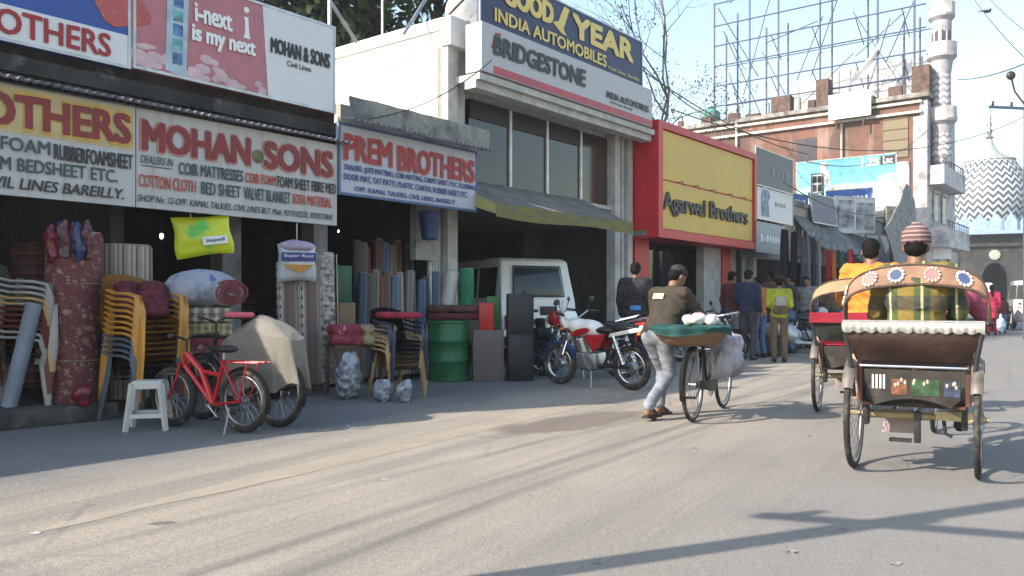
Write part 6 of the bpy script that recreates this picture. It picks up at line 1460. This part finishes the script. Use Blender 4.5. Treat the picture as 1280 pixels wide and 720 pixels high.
# rickshaws
mat_band = M('orange_beige_band', (.5, .3, .2), .65, var=.2, scale=7, dirt=(.36, .24, .18), dscale=6, damt=.5)
lw = gp(1068, 584); hd1 = R(30); ax = V((math.cos(hd1), -math.sin(hd1), 0))
r1 = lw + ax * .365
rickshaw('nearer cycle rickshaw with a flower painted orange hood band and white fringe', r1, -hd1, mat_band, M('dark_seat', (.05, .03, .03), .7), M('brown_rexine', (.075, .042, .032), .5, var=.4, scale=4, bump=.35, bscale=9, dirt=(.15, .1, .08), dscale=5, damt=.58))
lw2 = gp(1022, 514); hd2 = R(27); ax2 = V((math.cos(hd2), -math.sin(hd2), 0)); r2 = lw2 + ax2 * .365
rickshaw('farther cycle rickshaw with a plain cream hood band and red seat cloth', r2, -hd2, M('cream_hood', (.55, .42, .25), .7, var=.15), M('crimson_seat_cloth', (.5, .025, .06), .7), M('dim_green_back', (.07, .08, .07), .6, var=.5), deco=False)
hv = V((math.sin(hd2), math.cos(hd2), 0)); av = ax2
t = thing('seat_cloth', 'crimson cloth spread along the seat back of the farther rickshaw', 'cloth', r2, -hd2)
m = MB(); m.sheet(lambda u, v: (-.41 + .82 * u, -.29 + .16 * v, .985 + .03 * math.sin(v * 3.1) + .008 * noise.noise(V((u * 12, v * 4, 0)))), 24, 6, .012); m.sheet(lambda u, v: (-.41 + .82 * u, -.292, .985 - .07 * v), 24, 2, .01); m.build('cloth', M('crimson_seat_cloth', (.5, .025, .06)), t)
# riders on their saddles
plaid = MPLAID('green_ochre_plaid', (.07, .09, .025), (.27, .17, .025), (.022, .03, .05), ax=(0, 2), f=5.2)
def beanie(t, H, Rm):
    m = MB(); m.ell(H(0, -.015, .055), (.095, .108, .1), Rm); m.ell(H(0, -.03, .14), (.04, .04, .03), Rm)
    m.remesh('knitted_cap', MSTR('striped_knit', [(0, (.13, .07, .07)), (.35, (.36, .28, .26)), (.5, (.1, .055, .06)), (.8, (.3, .2, .19))], 2, 17, .95), t, .01, 3, amp=.004, nsc=40)
SEAT = dict(pel=(0, 0, .87), chest=(0, -.03, 1.15), neck=(0, 0, 1.345), head=(0, .03, 1.48), shl=(-.19, 0, 1.3), shr=(.19, 0, 1.3), ell=(-.25, .06, 1.04), elr=(.25, .06, 1.04), wrl=(-.16, .28, .95), wrr=(.16, .28, .95),
            hil=(-.09, .05, .84), hir=(.09, .05, .84), knl=(-.12, .44, .84), knr=(.12, .44, .84), anl=(-.12, .5, .54), anr=(.12, .5, .54))
def passenger(label, root, hd, top, legs, dx=0, **k):
    f_ = V((math.sin(hd), math.cos(hd), 0)); a_ = V((math.cos(hd), -math.sin(hd), 0))
    return person(label, root + f_ * .12 + a_ * dx, -hd, SEAT, top, legs, **k)
passenger('passenger in a green and ochre plaid shirt and striped knitted cap', r1, hd1, plaid, dkt, headwear=beanie, bulk=1.06, dx=.0)
LEAN = dict(pel=(0, -.02, 1.0), chest=(0, .16, 1.17), neck=(0, .3, 1.28), head=(0, .4, 1.36), face=(0, 1, -.1), shl=(-.18, .28, 1.22), shr=(.18, .28, 1.22), ell=(-.25, .38, 1.08), elr=(.25, .38, 1.08), wrl=(-.26, .52, 1.05), wrr=(.26, .52, 1.05),
            hil=(-.09, .02, .98), hir=(.09, .02, .98), knl=(-.12, .38, .82), knr=(.12, .3, .66), anl=(-.13, .17, .5), anr=(.13, .02, .3))
person('rickshaw driver in a pink and dark top leaning over the nearer handlebar', r1 + V((math.sin(hd1), math.cos(hd1), 0)) + V((math.cos(hd1), -math.sin(hd1), 0)) * .1 + V((0, 0, -.06)), -hd1, LEAN, M('pink_dark_top', (.3, .06, .11), .85), M('dark_green_trousers', (.04, .05, .03), .85), vox=.015)
passenger('passenger in an orange shirt with short black hair on the farther rickshaw', r2, hd2, M('bright_orange_shirt', (.55, .2, .025), .85), dkt, bulk=1.15, dx=.13, hscale=1.1)
# far road users
person('woman in a crimson tunic and trousers walking away before the arched gateway', at(1240, 29.5), R(-20), {}, M('crimson_tunic', (.45, .02, .07), .85), M('crimson_tunic', (.45, .02, .07)), long_top=.35, long_hair=True, vox=.02, hscale=1.04)
person('child in an orange top beside the woman in crimson', at(1229, 31.5), R(-20), {}, M('soft_orange_top', (.45, .16, .07), .85), M('pink_trousers', (.35, .15, .18), .85), vox=.02, hscale=.9)
person('small child in a maroon top right of the woman in crimson', at(1253, 31), R(-20), {}, M('maroon_shirt', (.1, .018, .025)), blj, vox=.02, hscale=.8)
m = MB(); m.ell((0, 0, .25), (.16, .1, .26)); m.ell((0, 0, .55), (.05, .04, .1)); tag(m.remesh('carrier_bag', M('pale_blue_bag', (.45, .58, .66), .5), None, .02, 3, amp=.03, nsc=6, loc=at(1251, 29.2) + V((0, 0, .12))), 'pale blue carrier bag hanging beside the woman in crimson', 'bag')
van('white van standing at the right picture edge near the mosque', at(1285, 37), R(168), whv, high=True, Ht=2.1, W=1.75)
van('white van partly hidden behind the nearer rickshaw', at(1216, 33.5), R(-30), whv, Ht=1.95)
motorcycle('motorcycle standing near the white van by the mosque', at(1259, 36), R(150), black, M('red_gloss', (.42, .015, .02)), black)

# ------------------------------------------------------------------ garments hung outside the far shops
random.seed(3)
gm = [((.012, .014, .025), 'black'), ((.16, .16, .18), 'grey striped'), ((.3, .3, .32), 'pale striped'), ((.05, .06, .1), 'navy'), ((.5, .02, .03), 'red'), ((.55, .17, .05), 'rust orange'), ((.05, .17, .16), 'dark teal'), ((.6, .05, .07), 'scarlet')]
def garment(px, d, y0, y1, w_, k, label):
    s_ = fs(px, d); z1 = fz(px, y0, d); z0 = fz(px, y1, d); col, nm = gm[k]
    t = thing('hung_garment', label, 'garment', F(s_, d, z0), ROT, 'garments hung outside the far shops'); H = z1 - z0
    m = MB(); m.sheet(lambda u, v: ((u - .5) * w_ * (1 - .25 * v ** 3) , .06 * math.sin(u * 9 + px) * (1 - .5 * v), H * v), 16, 10, .05)
    mat = MSTR(f'cloth_{nm.replace(" ", "_")}', [(0, col), (.55, tuple(c * .55 for c in col)), (.75, tuple(min(1, c * 1.5) for c in col))], 0, 7 if 'striped' in nm else 2, .95); m.build('cloth', mat, t, 180)
    m = MB(); m.tube([(-w_ * .35, 0, H), (0, 0, H + .07), (w_ * .35, 0, H)], .008, 5); m.tube([(0, 0, H + .06), (0, 0, H + .16)], .006, 5); m.build('hanger', steel, t)
for px, d, y0, y1, w_, k, l in ((981, .9, 287, 372, .5, 0, 'long black garment hung at the right edge of the grey shop'), (993, .9, 290, 380, .5, 0, 'long black garment hung next to the striped garments'), (1003, 1.0, 296, 375, .3, 1, 'grey striped garment just right of the black ones'), (1010, 1.0, 297, 378, .28, 2, 'pale striped garment in the middle of the hung row'), (1017, 1.0, 297, 370, .3, 3, 'navy garment between striped garments'), (1024, 1.0, 299, 372, .28, 2, 'pale striped garment before the red cloth'), (1035, .9, 312, 365, .5, 4, 'red cloth hung left of the rust orange cloth'), (1043, .9, 313, 362, .4, 5, 'rust orange cloth hung between two red cloths'), (1052, .8, 314, 366, .4, 6, 'dark teal cloth between the rust and scarlet cloths'), (1063, .8, 312, 362, .5, 7, 'scarlet cloth hung at the right end of the row')):
    garment(px, d, y0, y1, w_, k, l)

# ------------------------------------------------------------------ poles and wires
def pole(label, loc, h, r_, arms=(), mat=None, lamp=None, off=0):
    t = thing('utility_pole', label, 'pole', loc)
    m = MB(); m.cyl((0, 0, 0), (0, 0, h), r_, r_ * .75); m.build('post', mat or darkmetal, t)
    for z, L, a in arms:
        m = MB(); c, s_ = math.cos(R(a)), math.sin(R(a)); m.box((off * c, off * s_, z), (L, .075, .075), R(a)); m.build('crossarm', mat or darkmetal, t)
        for k in (-.45, -.2, .2, .45):
            m = MB(); m.lathe([(.03, 0), (.05, .03), (.03, .07), (.045, .1), (.02, .14)], 10, Matrix.Translation(((L * k + off) * c, (L * k + off) * s_, z + .05))); m.build('insulator', M('brown_insulator', (.1, .04, .03), .2), t)
    if lamp:
        m = MB(); m.tube([(0, 0, lamp), (-.3, .1, lamp + .5), (-.4, .1, lamp + .9)], .03); m.ell((-.42, .1, lamp + 1.0), (.14, .1, .14)); m.build('lamp', darkmetal, t)
    return t
YP = 26.0; pb = at(1283, YP)
pole('dark steel utility pole with a crossarm at the right picture edge', pb, 8.4, .1, ((7.15, 2.6, 10),), M('blue_grey_steel', (.17, .21, .33)), 7.2)
# the pole and cables behind the viewer whose shadows cross the road
sp = V((math.cos(R(SUN_A)), math.sin(R(SUN_A)), 0)); pq = gp(760, 703) - sp * 3.6
pole('tall grey utility pole on the left roadside behind the viewer', pq, 7.6, .085, ((3.4, 2.2, -19),), concrete, off=.55)
def wire(a, b, sag, r_=.012, label=None):
    a, b = V(a), V(b); m = MB(); m.tube([a.lerp(b, i / 24) - V((0, 0, sag * 4 * (i / 24) * (1 - i / 24))) for i in range(25)], r_, 6)
    tag(m.build('overhead_cable', black, None, 60), label, 'cable', 'overhead cables across the street')
pole_top = pb + V((0, 0, 7.2))
wire(F(39.9, .35, 11.4), at(1330, 24) + V((0, 0, 8.5)), .25, .022, 'thick cable running from the minaret out to the right')
wire(at(1203, 40) + V((0, 0, 16.5)), at(1310, 22) + V((0, 0, 7.0)), .3, .014, 'thin cable dropping steeply beside the minaret to the right')
wire(at(1218, 40) + V((0, 0, 16.5)), at(1330, 22) + V((0, 0, 7.6)), .3, .012, 'thin cable with a small lump high at the right')
wire(F(36, 8, 9.2) + V((0, 6, 0)), pole_top + V((-.5, 0, -2.0)), .5, .012, 'low slack cable above the mosque dome')
wire(F(11.5, -.2, 6.0), F(36.2, -7.8, 10.6), .9, .014, 'cable from the navy board to the steel billboard frame')
wire(F(4.2, .2, 3.45), F(6.5, .3, 4.7), .15, .008, 'short drooping cable over the grey ledge to the tyre sign')
wire(F(-5, .12, 3.13), F(4.0, .12, 3.12), .06, .01, 'cable along the top of the lower signs')
wire(pq + V((0, 0, 7.1)), F(14, 6.5, 7.6), .5, .012, 'long cable from the roadside pole along the road, upper one')
wire(pq + V((.3, 0, 5.2)), F(14, 6.9, 6.6), .5, .012, 'long cable from the roadside pole along the road, lower one')
for k, (oy, l) in enumerate(((0, 'service cable strung over the shop row roofs, nearer the road'), (.45, 'service cable strung over the shop row roofs, farther from the road'), (1.3, 'loose service cable strung above the shop signs'))):
    wire((-11.1 - oy, -3.4 + oy * .6, 6.0 + .1 * k), F(7.0 + oy, -.3, 6.35 + .1 * k), .25, .015 if k < 2 else .011, l)
wire(F(12.5, .1, 5.1), at(1300, 27) + V((0, 0, 7.4)), 1.1, .012, 'long sagging cable from the red shop roof over to the steel pole')
wire(F(9, -.2, 6.3), F(20, .3, 5.2), .4, .012, 'drooping cable from the navy board to the grey shop')
wire(F(20, .3, 5.0), F(35.5, .2, 8.6), .7, .014, 'cable from the grey shop to the brick building')
wire(F(18, .4, 4.2), F(30, .5, 4.6), .5, .014, 'low black cable along the far shop fronts')
t = thing('bird', 'small dark bird sitting on a thin cable at the upper right', 'bird', at(1234, 33, 14)); m = MB(); m.ell((0, 0, 0), (.16, .08, .07)); m.ell((.13, 0, .07), .05); m.prism([(-.12, 0), (-.34, -.03), (-.34, .0), (-.12, .05)], -.04, .04); m.remesh('body', M('dark_feather', (.03, .03, .035), .8), t, .02, 3)
# roof poles of the shop row
for px, d_, zt_, lx, lab in ((412, -.3, 6.0, 0, 'thin upright steel pole at the right end of the pink roof board'), (478, -4.0, 7.5, 0, 'thin upright steel pole above the white side wall'), (300, -.25, 6.3, .0, 'thin steel pole behind the pink roof board')):
    p = F(fs(px, d_), d_, 3.4 if d_ > -1 else 5.4); m = MB(); m.cyl((0, 0, 0), (lx, 0, zt_ - p.z), .025, seg=8); m.ring((0, 0, .03), (0, 0, 1), .04, .02, 10, 6); tag(m.build('roof_pole', steel, None, loc=p), lab, 'pole')
for (pa, ya, pb_, yb, d_, lab) in ((392, 0, 446, 53, -2.0, 'slanting steel stay left of the white side wall'), (548, 4, 505, 42, -1.0, 'slanting steel stay below the white dish')):
    a = F(fs(pa, d_), d_, fz(pa, ya - 30, d_)); b = F(fs(pb_, d_), d_, fz(pb_, yb, d_)); m = MB(); m.cyl(a, b, .03, seg=8); tag(m.build('roof_stay', steel, None), lab, 'stay')
t = thing('satellite_dish', 'white satellite dish on the showroom roof beside the navy board', 'dish', F(fs(590, -1.2), -1.2, 5.5), ROT)
m = MB(); m.lathe([(.02, 0), (.2, .03), (.36, .12), (.42, .19), (.41, .2), (.35, .13), (.2, .04), (.02, .01)], 28, Matrix.Translation((0, 0, .55)) @ Matrix.Rotation(R(-60), 4, 'X') @ Matrix.Rotation(R(25), 4, 'Y')); m.build('dish', white_paint, t, 60)
m = MB(); m.cyl((0, .1, 0), (0, .1, .5), .025); m.tube([(0, .05, .5), (0, -.4, .75)], .012); m.build('stand', steel, t)

# ------------------------------------------------------------------ trees
def leafy(label, loc, h, rad, n, leafm, barkm, size=.16, seed=0, gaps=.35, group='trees behind the shops'):
    rnd = random.Random(seed); t = thing('tree', label, 'tree', loc, 0, group)
    m = MB(); m.tube([(0, 0, 0), (.1, .05, h * .3), (-.05, .1, h * .6), (.05, 0, h * .85)], [.32, .24, .16, .05], 10); cl = []
    for i in range(26):
        a = rnd.uniform(0, 6.28); z = h * rnd.uniform(.38, 1.0); r_ = rad * rnd.uniform(.25, 1) * (1 - .55 * max(0, (z / h - .65) / .35)); c = V((math.cos(a) * r_, math.sin(a) * r_, z)); cl.append((c, rnd.uniform(.5, 1.0) * rad * .42))
        m.tube([(0, 0, min(z * .8, h * .75)), c * .5 + V((0, 0, z * .42)), c], [.08, .05, .015], 5)
    m.build('trunk', barkm, t)
    vs = []; fs_ = []
    for i in range(n):
        c, r_ = rnd.choice(cl); d = V((rnd.gauss(0, 1), rnd.gauss(0, 1), rnd.gauss(0, .75))).normalized() * r_ * rnd.uniform(.35, 1.08) ** .6; p = c + d
        if noise.noise(p * .9 + V((seed, 0, 0))) < -gaps: continue
        x = V((rnd.gauss(0, 1), rnd.gauss(0, 1), rnd.gauss(0, 1))).normalized(); y = x.cross(V((rnd.gauss(0, 1), rnd.gauss(0, 1), 1))).normalized(); s_ = size * rnd.uniform(.6, 1.4); k = len(vs)
        vs += [p - x * s_, p - y * s_ * .4, p + x * s_, p + y * s_ * .4]; fs_.append((k, k + 1, k + 2, k + 3))
    me = bpy.data.meshes.new('crown'); me.from_pydata(vs, [], fs_); me.materials.append(leafm); o = bpy.data.objects.new('crown', me); C.objects.link(o); link_child(o, t)
    return t
nb = NB('dark_foliage'); nb.put(nb.b.inputs['Specular IOR Level'], .2); lf = nb.done(nb.ramp(nb.noise(1.3, 4), [(.35, (.012, .022, .009)), (.6, (.035, .055, .018)), (.75, (.06, .075, .028))]), .7)
bark = M('brown_bark', (.09, .07, .055), .95, var=.4, scale=12, bump=.6)
for i, (px, Y, h, r_, lab) in enumerate(((250, 19, 10.5, 3.4, 'dark leafy tree behind the pink roof board'), (350, 20, 12.5, 3.6, 'tallest dark leafy tree behind the end of the pink board'), (455, 22, 14.0, 4.2, 'dark leafy tree above the white side wall'), (548, 25, 15.0, 4.4, 'dark leafy tree left of the white dish'), (120, 17, 8.5, 3.0, 'dark leafy tree behind the blue roof board'))):
    leafy(lab, at(px, Y), h, r_, 15000, lf, bark, .15, i + 2, .3)
def bare(label, loc, h, seed):
    rnd = random.Random(seed); t = thing('bare_tree', label, 'tree', loc); m = MB(); tips = []
    def br(p, d, L, r_, lv):
        pts = [p]; q = p.copy(); dd = d.copy()
        for i in range(4):
            dd = (dd + V((rnd.gauss(0, .16), rnd.gauss(0, .16), rnd.gauss(.03, .1)))).normalized(); q = q + dd * L / 4; pts.append(q.copy())
        m.tube(pts, [r_ * (1 - .15 * i) for i in range(5)], 6 if lv < 3 else 4, cap=False)
        if lv >= 5: tips.append(q); return
        for k in range(3 if lv < 3 else 2 + (rnd.random() < .5)):
            nd = (dd + V((rnd.gauss(0, .55), rnd.gauss(0, .55), rnd.gauss(.05, .4)))).normalized(); br(pts[rnd.choice((2, 3, 4))], nd, L * rnd.uniform(.6, .8), r_ * .5, lv + 1)
    br(V((0, 0, 0)), V((0, 0, 1)), h * .42, .14, 0); m.build('trunk', M('grey_bark', (.16, .14, .13), .95, var=.3), t)
    vs = []; f_ = []
    for p in tips:
        for k in range(5):
            c = p + V((rnd.gauss(0, .15), rnd.gauss(0, .15), rnd.gauss(-.05, .15))); x = V((rnd.gauss(0, 1), rnd.gauss(0, 1), rnd.gauss(0, 1))).normalized() * .06; y = x.cross(V((0, .3, 1))).normalized() * .03; n_ = len(vs); vs += [c - x, c - y, c + x, c + y]; f_.append((n_, n_ + 1, n_ + 2, n_ + 3))
    me = bpy.data.meshes.new('crown'); me.from_pydata(vs, [], f_); me.materials.append(M('dry_leaf', (.14, .12, .07), .8)); o = bpy.data.objects.new('crown', me); C.objects.link(o); link_child(o, t)
bare('bare wintry tree behind the navy roof board', at(770, 27), 13.5, 4)
bare('bare wintry tree with fine twigs right of the navy roof board', at(835, 33), 13.0, 9)

# ------------------------------------------------------------------ litter
for i, (px, py) in enumerate(((44, 667), (433, 551), (435, 533), (480, 600), (1010, 545), (868, 560), (990, 690), (1120, 705))):
    m = MB(); m.sheet(lambda u, v: ((u - .5) * .05, (v - .5) * .035, .004 + .008 * noise.noise(V((u * 3 + i, v * 3, i)))), 5, 5, .0015)
    tag(m.build('paper_scrap', white_paint if i < 4 else M('pale_scrap', (.45, .42, .36), .9), None, loc=gp(px, py), rz=i), f'tiny {"white" if i < 4 else "pale"} scrap of litter {["at the lower left of the road", "in the shade right of the black wheel", "in the shade close to the mat shop", "on the pale dust left of centre", "on the road left of the nearer rickshaw", "on the road below the vendor bicycle", "on the road near the bottom edge", "on the road at the bottom below the rickshaw"][i]}', 'litter', 'litter scraps on the road')

# ------------------------------------------------------------------ thin dusty air
hz = MB(); hz.box((10, 45, 8.5), (130, 130, 19))
hm = bpy.data.materials.new('haze_air'); hm.use_nodes = True; ht = hm.node_tree; ht.nodes.clear()
ho = ht.nodes.new('ShaderNodeOutputMaterial'); hv_ = ht.nodes.new('ShaderNodeVolumePrincipled'); hv_.inputs['Color'].default_value = (.93, .96, 1, 1); hv_.inputs['Density'].default_value = .0011; hv_.inputs['Anisotropy'].default_value = .2
ht.links.new(hv_.outputs[0], ho.inputs['Volume'])
tag(hz.build('haze', hm, smooth=0), kind='stuff')
